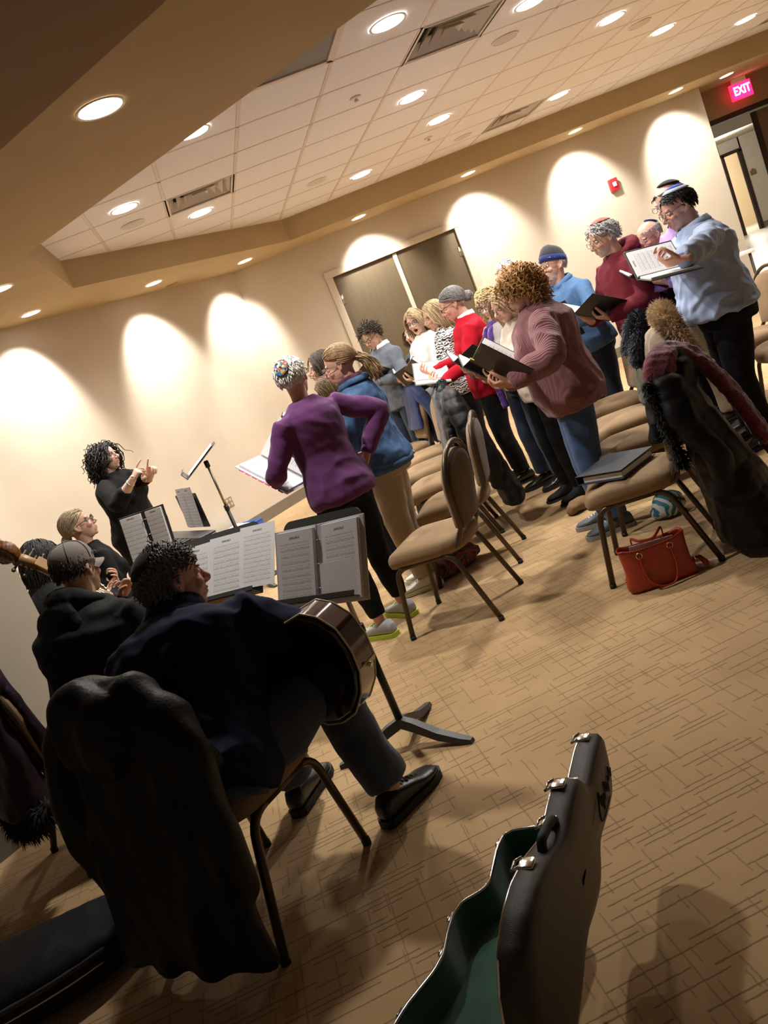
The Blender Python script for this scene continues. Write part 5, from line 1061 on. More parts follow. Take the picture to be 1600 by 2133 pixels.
# ================================================================== KEYBOARD, RACK AND BLUE BIN
kx, ky = -.68, 5.80
t = thing('keyboard', 'black digital keyboard behind the flutist stand', 'keyboard', (kx, ky, 0), R(22)-PI/2); m_kb = mat('black keyboard plastic', (.018, .018, .019), rough=.4)
obj('body', MB().rbox((0, 0, .74), (.95, .30, .09), .015, 2), m_kb, t, False); obj('control_panel', MB().rbox((0, .09, .79), (.92, .12, .012), .003, 1), mat('dark grey panel', (.06, .06, .065), rough=.4), t, False)
for k_ in range(34): obj('white_key', MB().rbox((-.44+k_*.0265, -.085, .79), (.024, .14, .014), .002, 1), mat('ivory key', (.62, .61, .58), rough=.3), t, False)
for k_ in range(33):
    if k_ % 7 not in (2, 6): obj('black_key', MB().rbox((-.427+k_*.0265, -.055, .803), (.013, .085, .016), .002, 1), m_kb, t, False)
for sx in (-1, 1): obj('stand_leg', MB().tube([(sx*.4, -.15, .01), (sx*-.3, .12, .69)], .016, n=8), m_pole, t)
obj('music_rest', MB().rbox((.12, .17, .93), (.42, .008, .24), .004, 1), m_kb, t, False)
for dx, lb in ((-.04, 'left white score leaf standing on the keyboard rest'), (.13, 'right white score leaf standing on the keyboard rest')):
    q = np.array(t.location)+rot_z(R(22)-PI/2)@np.array([.08+dx, .158-(dx > 0)*.006, .95]); pt = thing('score_leaf', lb, 'sheet music', tuple(q), R(22)-PI/2, group='score leaves on the keyboard'); page_obj('page', .17, .27, M4(np.stack([(1, 0, 0), (0, .10, .995), (0, -.995, .10)], 1), (0, 0, .01)), m_music2, pt, .008)
bx, by = W(486, 1093, 9.45)[1:3]; bx -= .05; by -= .15; m_blue = mat('blue plastic tray', (.03, .12, .48), rough=.35)
t = thing('storage_tray', 'blue plastic tray with white papers on the floor by the wall', 'tray', (bx+.05, by+.15, 0), R(45)); z_ = .16
obj('base', MB().rbox((0, 0, .008), (.52, .38, .016), .004, 1), m_blue, t, False)
for a_, b_, c_, d_ in ((0, .185, .52, .012), (0, -.185, .52, .012), (.255, 0, .012, .38), (-.255, 0, .012, .38)): obj('side', MB().rbox((a_, b_, z_/2), (c_, d_, z_), .004, 1), m_blue, t, False)
obj('rim', MB().tube(fillet([(-.26, -.19, z_), (.26, -.19, z_), (.26, .19, z_), (-.26, .19, z_), (-.26, -.19, z_)], .03, 3), .010, n=6), m_blue, t)
t2 = thing('paper_pile', 'white papers heaped in the blue tray', 'papers', (bx+.05, by+.15, .02), R(45)); 
for k_ in range(4): o = obj('sheet', MB().rbox((-.02+.02*k_, .01*k_, .02+.035*k_), (.40, .29, .03), .002, 1, rot=rot_z(R(4*k_-6))@rot_x(R(3*k_))), m_paper, t2, False)
# ================================================================== GUITARIST AND GUITAR
GH = 50
k_black = cloth('black felt skullcap', (.010, .010, .012))
person('guitarist in navy fleece, jeans and black shoes bent over his guitar, seen from behind', -.49, 2.60, GH, 1.74, fem=False, bw=1.30, skin=rosy, sit=dict(z=.505, y=-.06), top=(c_navy, 'fleece'), off=.032, sl_off=.026, hem=-.10, fold=.013, bottom=(cloth('faded denim', (.050, .068, .105), bs=500, var=.3, vs=10), 'jeans'), boff=.018, hem_r=.078, pant_hem=.12, shoes=s_leather, shoe='oxford', laces=m_rubber, lean=40, side=-13, twist=4, hair=hs(SHORT, len=.05, curl=.006, cf=60, rad=.0042, mess=.13, lift=.28, n=760, segs=7), hmat=hairmat('dark grey curls', (.15, .135, .12)), head=(-30, -6, 0), extra=multi(kippah([k_black], tilt=-1.0, ang=.66), collar(c_navy, rad=.085, h=.05, flare=.02)), vox=.009,
       wr=W(556, 1418, 2.93), hr='relax', fr=(-.5, .1, -.6), pr_=(-.1, -.9, 0), er=(1.3, .25, .35), wl=(-.42, .42, .88), hl='grip', el=(-.6, -.2, -.8), feet=(('w', *FLOOR(838, 1690)), ('w', *FLOOR(640, 1672))), toe=12)
m_gside = mat('dark sunburst lacquer', (.055, .018, .006), rough=.16, var=.25, vs=5, coat=.8); m_gback = mat('black guitar lacquer', (.010, .006, .005), rough=.12, coat=.8); m_gtop = mat('spruce guitar top', (.45, .24, .07), rough=.25, var=.08, vs=8, stretch=(1, 12, 1)); m_bind = mat('cream binding', (.62, .52, .34), rough=.35); m_ebony = mat('dark fingerboard', (.02, .012, .008), rough=.4)
def hwg(u):
    return np.interp(u, [0, .012, .05, .11, .17, .24, .29, .34, .40, .45, .485, .50], [0, .075, .150, .192, .203, .168, .138, .130, .146, .140, .090, 0])
def guitar_outline(n=44):
    uu_ = .25-.25*np.cos(np.linspace(0, PI, n)); L = [(u, hwg(u)) for u in uu_]; return L+[(u, -w_) for u, w_ in L[-2:0:-1]]
gn = nrm((-.77, .60, .20)); gb = np.array([-.60, -.80, .0]); gb = nrm(gb-gn*(gb@gn)); gw = np.cross(gn, gb); gw = gw if gw[2] > 0 else -gw
tail = np.array([.115, 2.645, .585]); GR = np.stack([gn, gw, np.cross(gn, gw)], 1)      # u along neck, v up, third axis
sgn = 1 if (GR[:, 2]@gb) > 0 else -1
t = thing('acoustic_guitar', 'dark sunburst acoustic guitar in the lap of the guitarist, its back to us', 'guitar', tuple(tail), rot=GR)
GO = guitar_outline(); dpt = .108
def glay(z, k_=1.0): return np.array([(.25+(u-.25)*k_, v*k_, z*sgn) for u, v in GO])
b = MB(); b.loft([glay(0), glay(dpt)], True, False); obj('side', b, m_gside, t)
b = MB(); b.loft([glay(dpt, 1.0), glay(dpt+.006, .9), glay(dpt+.011, .6), glay(dpt+.012, .05)], True, True); obj('back', b, m_gback, t)
obj('top', MB().loft([glay(0), glay(-.003, .98), glay(-.0035, .05)], True, True), m_gtop, t, False)
for z_ in (0, dpt): obj('binding', MB().tube(glay(z_), .0034, n=6, loop=True), m_bind, t)
obj('tail_strip', MB().box((-.0005, 0, sgn*dpt/2), (.004, .016, dpt)), m_bind, t, False); obj('end_pin', MB().tube([(0, 0, sgn*dpt/2), (-.016, 0, sgn*dpt/2)], [.006, .010], n=10), m_ring, t)
obj('sound_hole', MB().tube([(.33, 0, -sgn*.0036), (.33, 0, -sgn*.0042)], .05, n=24), m_dark, t); obj('bridge', MB().rbox((.16, 0, -sgn*.008), (.03, .16, .010), .003, 1), m_ebony, t, False)
obj('neck', MB().tube([(.47, 0, sgn*.012), (.60, 0, sgn*.008), (.84, 0, sgn*.006)], [.030, .026, .023], n=10, flat=.6, up=(0, 0, 1)), m_gside, t); obj('fingerboard', MB().rbox((.61, 0, -sgn*.006), (.46, .052, .006), .001, 1), m_ebony, t, False)
hd_ = obj('headstock', MB().rbox((.93, 0, sgn*.012), (.18, .075, .016), .005, 2), m_gside, t, False)
for k_ in range(6): obj('tuning_peg', MB().tube([(.87+.055*(k_ % 3), 0, sgn*.012), (.87+.055*(k_ % 3), (.055 if k_ < 3 else -.055), sgn*.012)], .005, n=6).ell((.87+.055*(k_ % 3), (.062 if k_ < 3 else -.062), sgn*.012), (.010, .008, .006)), m_ring, hd_)
for k_ in range(6): obj('string', MB().tube([(.165, -.027+.0108*k_, -sgn*.013), (.86, -.018+.0072*k_, -sgn*.010)], .0007, n=4), m_ring, t)
# ================================================================== BASS, FLUTE
cs, ce_ = np.array(W(18, 1158, 4.25)[1:]), np.array(W(282, 1292, 4.22)[1:]); cn = nrm(cs-ce_); cf = np.array([.62, -.6, .5]); cf = nrm(cf-cn*(cf@cn)); CR = np.stack([np.cross(cn, cf), cn, cf], 1)
m_cel = mat('amber varnish', (.62, .26, .025), rough=.2, var=.15, vs=6, coat=.6, stretch=(6, 1, 1)); m_neck = mat('golden maple neck', (.42, .24, .09), rough=.35, var=.12, vs=8); m_scr = mat('brown carved scroll', (.20, .075, .02), rough=.4, var=.3, vs=50)
t = thing('bowed_bass', 'amber string bass before the man in the grey cap, scroll at left edge', 'bass', tuple(ce_), rot=CR); nl = float(np.linalg.norm(cs-ce_))
def cel(u): return np.interp(u, [0, .02, .08, .18, .28, .36, .42, .50, .60, .68, .72], [0, .10, .20, .225, .18, .145, .15, .175, .16, .10, 0])
L_ = [(-.02-u, cel(.72-u)) for u in .36-.36*np.cos(np.linspace(0, PI, 34))]; CO = [(v, u) for u, v in L_]+[(-v, u) for u, v in L_[-2:0:-1]]
lay = lambda z, k_=1.: np.array([(x*k_, -.38+(y+.38)*k_, z) for x, y in CO])
obj('ribs', MB().loft([lay(-.07), lay(.05)], True, False), m_cel, t); obj('front', MB().loft([lay(.05), lay(.062, .9), lay(.075, .5), lay(.078, .05)]), m_cel, t); obj('back', MB().loft([lay(-.07), lay(-.08, .8), lay(-.085, .05)]), m_cel, t)
obj('neck', MB().tube([(0, -.05, .03), (0, nl*.5, .035), (0, nl*.86, .03)], [.026, .021, .019], n=12), m_neck, t); obj('fingerboard', MB().rbox((0, nl*.20, .062), (.055, nl*1.25, .012), .004, 2), m_neck, t, False)
pb_ = obj('peg_box', MB().tube([(0, nl*.80, .03), (0, nl*.90, .022), (0, nl*.97, .0)], [.026, .027, .022], n=10), m_neck, t)
for k_ in range(4): obj('tuning_peg', MB().tube([(-.07 if k_ % 2 else -.055, nl*(.80+.04*k_), .022), (.07 if k_ % 2 == 0 else .055, nl*(.80+.04*k_), .022)], .006, n=6).ell((.075 if k_ % 2 == 0 else -.075, nl*(.80+.04*k_), .022), (.012, .010, .006)), m_ebony, pb_)
b = MB()
for a_ in np.linspace(0, 4.2*PI, 60): r_ = .062*(1-a_/(4.6*PI)); b.ell((0, nl*1.0+.02-r_*math.cos(a_), .0+r_*math.sin(a_)), (.034-.0012*a_, .014, .014), nu=8, nv=6)
b.ell((0, nl*1.0+.02, 0), (.03, .05, .05)); me = remesh(b, .006, 1); folds(me, .004, 120, 4); obj('scroll', me, m_scr, t)
for k_ in range(4): obj('string', MB().tube([(-.02+.013*k_, -.5, .12), (-.012+.008*k_, nl*.82, .05)], .0012, n=4), m_ring, t)
obj('bridge', MB().rbox((0, -.46, .10), (.10, .012, .06), .003, 1), m_neck, t, False); obj('end_pin', MB().tube([(0, -.74, 0), (0, -.78, 0)], .008, n=8), m_ring, t)
m_silver = mat('polished silver', (.80, .79, .77), rough=.15, metal=1); f0, f1 = np.array(W(176, 1188, 5.42)[1:]), np.array(W(272, 1275, 5.22)[1:]); fd = nrm(f1-f0); Fz = frame(fd, (0, 0, 1)); fl_ = float(np.linalg.norm(f1-f0))
t = thing('flute', 'silver flute resting across the flutist lap', 'flute', tuple(f0), rot=Fz); obj('tube', MB().tube([(0, 0, 0), (0, fl_*1.15, 0)], .0105, n=12), m_silver, t); obj('lip_plate', MB().ell((0, .06, .008), (.011, .02, .005)), m_silver, t)
for k_ in range(14): obj('key', MB().tube([(0, .16+k_*.026, .010), (0, .16+k_*.026, .014)], .008, n=10), m_silver, t)
# ================================================================== GUITAR CASE
ca_ = np.array([.575, .8181, 0]); cb_ = np.array([-.8181, .575, 0]); KU = .83; ct = np.array([.475, 2.03, 0])-ca_*1.05*KU; CL_ = 1.05
def hwc(u): return np.interp(u, [0, .015, .06, .14, .22, .32, .44, .50, .58, .66, .71, .745, .77, .80, .95, 1.02, 1.045, 1.05], [0, .09, .155, .188, .194, .178, .140, .134, .146, .152, .141, .104, .085, .081, .095, .090, .064, 0])
uu_ = np.concatenate([np.linspace(0, .06, 8)**1, np.linspace(.08, .70, 26), np.linspace(.72, .82, 8), np.linspace(.85, 1.0, 6), np.linspace(1.02, 1.05, 6)]); CO2 = [(u, hwc(u)) for u in uu_]+[(u, -hwc(u)) for u in uu_[-2:0:-1]]
CXc = .196
m_case = mat('charcoal case vinyl', (.040, .036, .033), rough=.42, bump=.35, bs=700, var=.1); m_plush = mat('dark green plush', (.006, .075, .038), rough=.95, sheen=.5, var=.3, vs=12, bump=.6, bs=400); m_chr = mat('chrome', (.75, .74, .72), rough=.15, metal=1)
t = thing('guitar_case', 'open black hard guitar case with green plush lining on the carpet', 'guitar case', tuple(ct), rot=np.stack([ca_, cb_, (0, 0, 1)], 1))
def base_lay(z, k_=1.0, inset=0.): return np.array([((.52+(u-.52)*k_)*KU, CXc+(v-np.sign(v)*min(abs(v), inset))*k_, z) for u, v in CO2])
b = MB(); b.loft([base_lay(.0, .97), base_lay(.012, 1.0), base_lay(.105, 1.0), base_lay(.105, .985, .006), base_lay(.03, .985, .006)], True, False); b.add(base_lay(.0, .97), [tuple(range(len(CO2)-1, -1, -1))]); obj('base_shell', b, m_case, t)
b = MB(); b.loft([base_lay(.104, .983, .008), base_lay(.06, .975, .012), base_lay(.02, .95, .02)], True, False); b.add(base_lay(.02, .95, .02), [tuple(range(len(CO2)))]); obj('base_lining', b, m_plush, t)
obj('base_rim', MB().tube(base_lay(.106, .995, .003), .0042, n=6, loop=True), m_chr, t)
LT = R(9)   # the lid leans a little past upright
def lid_pt(u, v, d): return (u*KU, -d*math.cos(LT)-(v)*math.sin(LT), .108+v*math.cos(LT)-d*math.sin(LT))
def lid_lay(d, k_=1.0, inset=0.): return np.array([lid_pt(.52+(u-.52)*k_, CXc+(v-np.sign(v)*min(abs(v), inset))*k_, d) for u, v in CO2])
b = MB(); b.loft([lid_lay(-.0, .985, .006), lid_lay(.0, 1.0), lid_lay(.044, 1.0), lid_lay(.054, .985, .006), lid_lay(.060, .93, .03), lid_lay(.062, .6, .05), lid_lay(.0625, .05)], True, False); ls = obj('lid_shell', b, m_case, t)
b = MB(); b.loft([lid_lay(.002, .985, .007), lid_lay(.036, .975, .012)], True, False); b.add(lid_lay(.036, .975, .012), [tuple(range(len(CO2)))]); obj('lid_lining', b, m_plush, t); obj('lid_rim', MB().tube(lid_lay(-.001, .995, .003), .0042, n=6, loop=True), m_chr, t)
for u in (.30, .52, .655, .775, .99):
    v = CXc+hwc(u); p0 = np.array(lid_pt(u, v+.003, .012)); l_ = obj('latch', MB().rbox(p0, (.034, .034, .008), .004, 2).tube([p0+np.array([-.014, .012, .004]), p0+np.array([-.014, .030, -.004]), p0+np.array([.014, .030, -.004]), p0+np.array([.014, .012, .004])], .0035, n=6), m_chr, t)
    vb = CXc+hwc(u); obj('latch_plate', MB().rbox((u*KU, vb+.006, .085), (.036, .010, .034), .003, 2).ell((u*KU, vb+.012, .093), (.012, .006, .008)), m_chr, t)
hp_ = [np.array(lid_pt(u, CXc+hwc(u)+dv, .024)) for u, dv in ((.385, .0), (.395, .022), (.43, .030), (.47, .030), (.505, .020), (.515, .0))]; obj('handle', MB().tube(smooth_path(hp_, 4), .011, n=8), m_rubber, t)
for u in (.2, .45, .95): obj('hinge', MB().tube([(u*KU-.03, .003 if u < .8 else CXc-hwc(u), .108), (u*KU+.03, .003 if u < .8 else CXc-hwc(u), .108)], .006, n=8), m_chr, t)
rs = np.random.default_rng(3); sq = []
for q in np.linspace(0, 1, 90):
    u = .80+.20*q; v = CXc-.005+.020*math.sin(q*46)*(1-.3*q)+.010*math.sin(q*17)+(.02 if q < .12 else 0); sq.append(lid_pt(u, v, .0635))
obj('script_logo', MB().tube(sq, .0016, n=4), mat('black script print', (.006, .005, .005), rough=.6), t); obj('logo_swash', MB().tube(smooth_path([lid_pt(.80, CXc+.03, .0635), lid_pt(.785, CXc-.01, .0635), lid_pt(.81, CXc-.04, .0635), lid_pt(.93, CXc-.045, .0635)], 6), .0018, n=4), mat('black script print', (0, 0, 0)), t)
# ================================================================== COATS
def coat(label, key, m, zb=.25, zf=.55, w=.27, wb=None, puff=0, sleeves=True, fold=.016, freq=15, name='coat', hoodr=0, thick=.05, dx=0, lean=0, vox=.012, top=.915, seed=3, left=0, skew=0.):
    x, y, a = CH[key]; t = thing(name, label, 'coat', (x, y, 0), a-PI/2); wb = wb or w*1.1; b = MB(); N_ = 20; an = np.arange(N_)*2*PI/N_
    def slab(z0, z1, w0, w1, y0, y1, th0, th1, x0=0., x1=0.):
        rows = []
        for q in np.linspace(0, 1, 10):
            ww = w0+(w1-w0)*q**.8; yy = y0+(y1-y0)*q; zz = z0+(z1-z0)*q; th = th0+(th1-th0)*q; xx = x0+(x1-x0)*q
            rows.append(np.stack([xx+dx+ww*np.sign(np.cos(an))*np.abs(np.cos(an))**.7, yy+th*np.sin(an), np.full(N_, zz)], 1))
        b.loft(rows)
    slab(top+.015, zb, w*.62, wb, -.300, -.33-lean, .030, thick, 0, skew); slab(top-.03, zb+.02, w*.95, wb, -.310, -.335-lean, .030, thick, 0, skew)
    if zf < .9: slab(top+.01, zf, w*.62, w*.9, -.235, -.17, .026, .032)
    b.tube([(dx-w*.85, -.275, top-.05), (dx-w*.5, -.275, top+.005), (dx, -.275, top+.015), (dx+w*.5, -.275, top+.005), (dx+w*.85, -.275, top-.05)], [.045, .055, .055, .055, .045], n=12, rnd=True)
    if sleeves:
        for sx in (-1, 1): b.tube(smooth_path([(dx+sx*w*.85, -.28, top-.06), (dx+sx*(w+.03), -.30, top-.2), (dx+sx*(w+.05), -.32-lean*.5, top-.4), (dx+sx*(w+.02), -.31-lean*.5, max(.12, top-.58))], 4), [.055]*5+[.05]*4+[.045]*4, n=12, rnd=True)
    if hoodr: b.ell((dx, -.33, top-.06), (hoodr, .07, hoodr*.9))
    me = remesh(b, vox, 3); V = get_co(me); Nn = get_no(me)
    if puff:
        ph = V[:, 2]/puff+.25*np.sin(V[:, 0]*9); V = V+Nn*(.0085*np.abs(np.sin(ph*PI))**.4)[:, None]; set_co(me, V)
    folds(me, fold, freq, seed, (1, 1, .38) if not puff else (1, 1, 1)); V = get_co(me); V[:, 2] = np.maximum(V[:, 2], .012); set_co(me, V)
    obj('shell', me, m, t); return t
def fur(parent, path, r, m, n=1600, ln=.045, name='fur_trim', seed=1, droop=.4):
    g = np.random.default_rng(seed); P = smooth_path(path, 8); T = np.gradient(P, axis=0); b = MB(); b.tube(P, r*.72, n=10, rnd=True)
    for i in range(n):
        k_ = g.integers(0, len(P)); tt = nrm(T[k_]); d = g.normal(size=3); d = nrm(d-tt*(d@tt)); p0 = P[k_]+d*r*.68+tt*g.normal()*.012; L_ = ln*g.uniform(.6, 1.2); q = nrm(np.cross(d, tt))*.0042
        v = nrm(d+g.normal(size=3)*.35+np.array([0, 0, -droop])); p1 = p0+v*L_*.5; p2 = p1+nrm(v+np.array([0, 0, -droop]))*L_*.5
        b.add([p0-q, p0+q, p1+q*.7, p1-q*.7, p2], [(0, 1, 2, 3), (3, 2, 4)])
    o = obj(name, b, m, parent); o['kind'] = 'stuff'; return o
c_coatb = cloth('black parka nylon', (.011, .011, .0112), rough=.5, sheen=0, var=.12, bump=.35, bs=120); c_plum = cloth('dark plum nylon', (.022, .012, .022), rough=.45, sheen=0); c_puffb = cloth('black quilted nylon', (.0065, .0065, .0075), rough=.5, sheen=0); c_puffg = cloth('slate quilted nylon', (.045, .050, .065), rough=.42); c_navyj = cloth('navy jacket nylon', (.018, .032, .10), rough=.6); c_camo = cloth('olive camouflage', (.075, .075, .040), var=.55, vs=16); c_tan = cloth('sand coat cotton', (.36, .28, .20)); c_wool = mat('maroon marled wool', (.14, .016, .035), rough=.95, sheen=.3, var=.9, vs=110, bump=1., bs=90)
f_dark = mat('blue black fur', (.030, .036, .052), rough=.7, var=.6, vs=25); f_pale = mat('pale tan fur', (.66, .52, .36), rough=.7, var=.45, vs=22); f_green = mat('grey green fleece', (.055, .075, .065), rough=.9, var=.4, vs=40)
ct1 = coat('big black parka draped over the guitarist chair in the foreground', 'g0', c_coatb, zb=.10, zf=.60, w=.215, wb=.29, fold=.036, freq=12, thick=.075, lean=.03, vox=.011, top=.885, seed=11, dx=.03, hoodr=.15)
obj('collar_roll', MB().tube(smooth_path([(-.13, -.29, .89), (-.03, -.315, .92), (.10, -.315, .915), (.20, -.29, .88)], 6), .026, n=10, rnd=True), c_coatb, ct1); obj('loop', MB().tube([(.02+.014*math.cos(q), -.365, .885+.012*math.sin(q)) for q in np.arange(10)*2*PI/10], .0022, n=5, loop=True), m_steel, ct1)
ct2 = coat('dark plum coat heaped over the chair back at the left edge', 'g1', c_plum, zb=.34, zf=.5, w=.22, fold=.026, freq=15, thick=.09, top=.92, seed=5, sleeves=False); fur(ct2, [(-.15, -.36, .32), (.0, -.38, .27), (.18, -.36, .30), (.28, -.30, .36)], .04, mat('black shaggy fringe', (.006, .006, .007), rough=.8), 900, .06, 'shaggy_hem', 4, .9)
ct3 = coat('long black puffer coat hung over the chair with the binder', 'b0', c_puffb, zb=.06, zf=.62, w=.24, wb=.33, puff=.13, fold=.014, thick=.17, lean=.13, top=.905, hoodr=.15, vox=.010, seed=8); fur(ct3, [(-.24, -.20, .88), (-.27, -.22, .72), (-.27, -.24, .56), (-.25, -.24, .50)], .030, mat('black fur edge', (.006, .006, .007), rough=.8), 700, .03, 'fur_edge', 2)
x, y, a = CH['b0']; t = thing('wool_scarf', 'maroon and white marled wool scarf over the black puffer coat', 'scarf', (x, y, 0), a-PI/2); b = MB()
b.tube(smooth_path([(-.21, -.25, .87), (-.17, -.27, .935), (-.08, -.31, .965), (.04, -.345, .955), (.10, -.43, .88), (.09, -.52, .70), (.08, -.585, .50), (.08, -.62, .36)], 6), [.062]*43, n=12, flat=.55, up=(1, 0, .2), rnd=True); b.tube(smooth_path([(-.20, -.26, .84), (-.14, -.29, .92), (.02, -.36, .935), (.06, -.45, .84), (.03, -.54, .64), (.02, -.59, .46)], 6), [.055]*31, n=12, flat=.55, up=(1, 0, .2), rnd=True); me = remesh(b, .009, 2); folds(me, .009, 40, 6); obj('knit', me, c_wool, t)
ct4 = coat('sand coat with a big pale fur hood on the second chair of the middle row', 'b1', c_tan, zb=.35, zf=.6, w=.22, fold=.014, top=.93, seed=14); fur(ct4, [(-.13, -.40, .80), (-.17, -.36, .93), (-.10, -.33, 1.03), (.03, -.33, 1.06), (.14, -.34, 1.0), (.17, -.38, .86)], .062, f_pale, 5200, .040, 'fur_hood', 5, .25)
ct5 = coat('olive camouflage coat with dark fur hood on the third chair of the middle row', 'b2', c_camo, zb=.30, zf=.50, w=.15, fold=.014, top=.93, seed=15, sleeves=True); fur(ct5, [(-.19, -.16, .78), (-.20, -.21, .93), (-.10, -.27, 1.0), (.04, -.28, 1.0), (.17, -.25, .95), (.2, -.19, .82)], .052, f_dark, 4200, .036, 'fur_hood', 6, .3)
ct6 = coat('grey puffer jacket with a green fleece collar over the fourth front-row chair', 'c3', c_puffg, zb=.30, zf=.50, w=.24, puff=.075, fold=.012, top=.93, seed=21); fur(ct6, [(-.15, -.26, .98), (0, -.30, 1.01), (.15, -.27, .97)], .038, f_green, 700, .02, 'fleece_collar', 7)
ct7 = coat('long black quilted coat hanging behind the second and third front-row chairs', 'c2', c_puffb, zb=.16, zf=.62, w=.24, wb=.30, puff=.085, fold=.012, thick=.07, top=.93, seed=23, lean=.10)
ct9 = coat('grey quilted jacket folded over the second front-row chair', 'c1', c_puffg, zb=.52, zf=.66, w=.13, puff=.07, fold=.010, top=.915, seed=29, sleeves=False, dx=.06) if False else None
ct8 = coat('navy jacket on the back of the far front-row chair', 'c5', c_navyj, zb=.42, zf=.60, w=.22, fold=.014, top=.93, seed=25)
# ================================================================== BAGS
m_redl = mat('red pebbled leather', (.40, .045, .018), rough=.38, var=.12, vs=14, bump=.35, bs=160); m_gold = mat('pale brass', (.70, .58, .38), rough=.25, metal=1); m_lin = cloth('dark bag lining', (.10, .03, .03))
p0 = FLOOR(1315, 1238); p1 = FLOOR(1462, 1186); bxm = ((p0[0]+p1[0])/2, (p0[1]+p1[1])/2+.03); ba = math.atan2(p1[1]-p0[1], p1[0]-p0[0])
t = thing('tote_bag', 'red leather tote bag standing open under the chair', 'handbag', (*bxm, 0), ba); t.scale = (.84, .84, .84); rows = []; an = np.arange(40)*2*PI/40
for z, w_, d_ in ((.002, .185, .070), (.02, .195, .080), (.06, .190, .078), (.12, .180, .068), (.18, .178, .058), (.235, .182, .054), (.25, .183, .054)):
    c_, s_ = np.cos(an), np.sin(an); rows.append(np.stack([w_*np.sign(c_)*np.abs(c_)**.45, d_*np.sign(s_)*np.abs(s_)**.5, z-.030*np.abs(c_)**6*(z > .1)*(1 if True else 0)+.02*(z > .2)*np.cos(2*an)], 1))
inner = [r*np.array([.965, .93, 1.0]) for r in rows[::-1]][:-1]
me = MB().loft(rows+inner, True, True).mesh('body'); V = get_co(me); fz = 1-np.clip(V[:, 2]/.2, 0, 1); V += np.stack([wave_noise(V, 30, 3)*.012*fz, wave_noise(V, 24, 5)*.020*fz, 0*fz], 1); set_co(me, V); obj('body', me, m_redl, t)
obj('lining', MB().box((0, 0, .10), (.32, .09, .004)), m_lin, t, False); obj('paper', MB().box((.0, -.015, .18), (.24, .004, .13), rot=rot_y(R(4))), m_paper, t, False)
obj('rim', MB().tube(rows[-1], .004, n=5, loop=True), m_redl, t)
for sy, drop in ((-1, True), (1, False)):
    if drop: P = [(-.085, -.066, .20), (-.088, -.080, .12), (-.07, -.10, .05), (-.02, -.118, .018), (.05, -.112, .022), (.085, -.085, .10), (.085, -.066, .20)]
    else: P = [(-.085, .060, .20), (-.085, .045, .27), (-.05, -.02, .268), (.02, -.03, .262), (.085, .03, .285), (.085, .060, .20)]
    obj('handle', MB().tube(smooth_path(P, 6), .0085, n=8, flat=.5), m_redl, t)
    for sx in (-1, 1): obj('ring', MB().tube([(sx*.085+.016*math.cos(q), sy*.068, .205+.016*math.sin(q)) for q in np.arange(14)*2*PI/14], .003, n=6, loop=True), m_gold, t)
for sx in (-1, 1): obj('side_ring', MB().tube([(sx*.192, .014*math.cos(q), .06+.014*math.sin(q)) for q in np.arange(12)*2*PI/12], .003, n=6, loop=True), m_gold, t)
b = MB(); g_ = np.random.default_rng(2)
for k_ in range(60): p = np.array([.20, -.02, .075]); v = np.array([g_.uniform(.3, 1), g_.normal()*.5, -.25]); b.tube([p, p+nrm(v)*.035, p+nrm(v)*.06+np.array([0, 0, -.03])], .0035, n=4)
obj('tassel', b, m_redl, t)
def lump_bag(name, label, x, y, r, m, seed, handle=None, rz=0):
    t = thing(name, label, 'bag', (x, y, 0), rz); b = MB(); b.ell((0, 0, r[2]*.95), r); b.ell((r[0]*.4, 0, r[2]*.75), (r[0]*.7, r[1]*.9, r[2]*.75)); b.ell((-r[0]*.45, .01, r[2]*.6), (r[0]*.6, r[1]*.85, r[2]*.6)); me = remesh(b, .009, 2); folds(me, .012, 26, seed); V = get_co(me); V[:, 2] = np.maximum(V[:, 2], .003); set_co(me, V); obj('body', me, m, t)
    if handle: obj('handle', MB().tube(smooth_path([(-r[0]*.4, -r[1]*.6, r[2]*1.3), (-.02, -r[1]*1.1, r[2]*1.6), (r[0]*.5, -r[1]*.9, r[2]*1.1), (r[0]*.8, -r[1]*.6, r[2]*.6)], 5), .007, n=7), handle, t)
    return t
def paisley():
    m = mat('patterned tapestry', (.1, .03, .03), rough=.8); nt = m.node_tree; b = nt.nodes['Principled BSDF']; tc = nt.nodes['Texture Coordinate']; v = nt.nodes.new('ShaderNodeTexNoise'); v.inputs['Scale'].default_value = 13; v.inputs['Distortion'].default_value = 2.5; nt.links.new(tc.outputs['Object'], v.inputs['Vector']); r = nt.nodes.new('ShaderNodeValToRGB'); r.color_ramp.interpolation = 'CONSTANT'; e = r.color_ramp.elements; e[0].color = (.02, .015, .015, 1); e[1].position = .42; e[1].color = (.22, .03, .025, 1)
    for p, c in ((.50, (.05, .035, .03, 1)), (.56, (.16, .12, .11, 1)), (.62, (.015, .02, .03, 1))): q = e.new(p); q.color = c
    nt.links.new(v.outputs['Fac'], r.inputs[0]); nt.links.new(r.outputs[0], b.inputs['Base Color']); return m
q = FLOOR(958, 1190); lump_bag('shoulder_bag', 'dark tapestry shoulder bag under the nearest front-row chair', q[0], q[1]+.06, (.19, .12, .075), paisley(), 31, cloth('red strap', (.25, .02, .015)), .5)
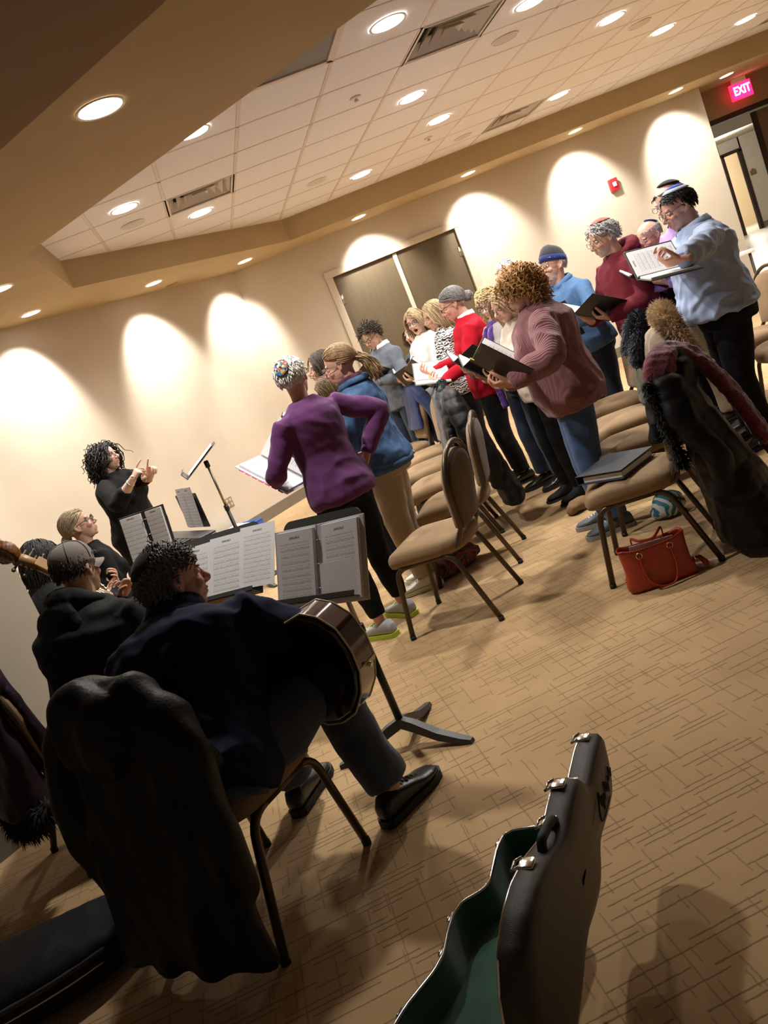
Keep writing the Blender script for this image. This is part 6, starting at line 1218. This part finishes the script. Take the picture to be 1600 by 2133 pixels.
def swirl():
    m = mat('teal swirl print', (.1, .3, .4), rough=.6); nt = m.node_tree; b = nt.nodes['Principled BSDF']; tc = nt.nodes['Texture Coordinate']; v = nt.nodes.new('ShaderNodeTexWave'); v.inputs['Scale'].default_value = 8; v.inputs['Distortion'].default_value = 8; nt.links.new(tc.outputs['Object'], v.inputs['Vector']); r = nt.nodes.new('ShaderNodeValToRGB'); r.color_ramp.interpolation = 'CONSTANT'; e = r.color_ramp.elements; e[0].color = (.02, .16, .22, 1); e[1].position = .5; e[1].color = (.55, .58, .55, 1); nt.links.new(v.outputs['Fac'], r.inputs[0]); nt.links.new(r.outputs[0], b.inputs['Base Color']); return m
q = FLOOR(1408, 1075); lump_bag('cloth_bag', 'small teal and white swirl bag beside the black puffer coat', q[0], q[1]+.05, (.10, .08, .07), swirl(), 33, m_rubber, .3)
q = FLOOR(1210, 1062); lump_bag('suede_pouch', 'small tan suede pouch behind the binder chair', q[0], q[1], (.10, .06, .04), mat('tan suede', (.22, .13, .06), rough=.9), 35, None, .6)
# soft instrument bag on the floor at the left
m_gig = cloth('black padded nylon', (.008, .008, .009), rough=.6, sheen=0); gA, gB = np.array([-2.35, 2.72, 0]), np.array([-.86, 2.62, 0]); gd = nrm(gB-gA); t = thing('instrument_bag', 'black soft instrument bag lying on the floor in the bottom left corner', 'instrument bag', tuple((gA+gB)/2), math.atan2(gd[1], gd[0])); ln_ = float(np.linalg.norm(gB-gA)); rows = []
for q in np.linspace(-1, 1, 24):
    e = (1-abs(q)**6)**.5 if abs(q) < 1 else 0.02; e = max(e, .05); ww = (.21-.05*(q > 0)*q)*e; hh = .085*e; an = np.arange(24)*2*PI/24; rows.append(np.stack([np.full(24, q*ln_/2), ww*np.sign(np.cos(an))*np.abs(np.cos(an))**.6+.10*q*q, .09+hh*np.sign(np.sin(an))*np.abs(np.sin(an))**.55], 1))
me = remesh(MB().loft(rows), .014, 2); folds(me, .006, 18, 9); obj('shell', me, m_gig, t); obj('piping', MB().tube([(q*ln_/2*.97, -(.212-.05*(q > 0)*q)*max(.2, (1-abs(q)**6))**.5+.10*q*q, .125) for q in np.linspace(-1, 1, 30)], .008, n=6), cloth('grey piping', (.05, .05, .055)), t); obj('zip', MB().tube([(q*ln_/2*.97, -(.214-.05*(q > 0)*q)*max(.2, (1-abs(q)**6))**.5+.10*q*q, .09) for q in np.linspace(-1, 1, 30)], .005, n=5), m_steel, t)
# cables under the stands
for lb, pts in (('black cable running from the keyboard across the carpet', [(450, 1215), (520, 1195), (575, 1190), (600, 1230)]), ('thin black cable coiled under the middle music stand', [(480, 1260), (500, 1290), (540, 1300), (560, 1340)])):
    P = [(*FLOOR(u, v), .005) for u, v in pts]; o = obj('cable', MB().tube(smooth_path(P, 8), .004, n=6), m_rubber); tag(o, lb, 'cable')
bpy.data.scenes.remove(_scr)
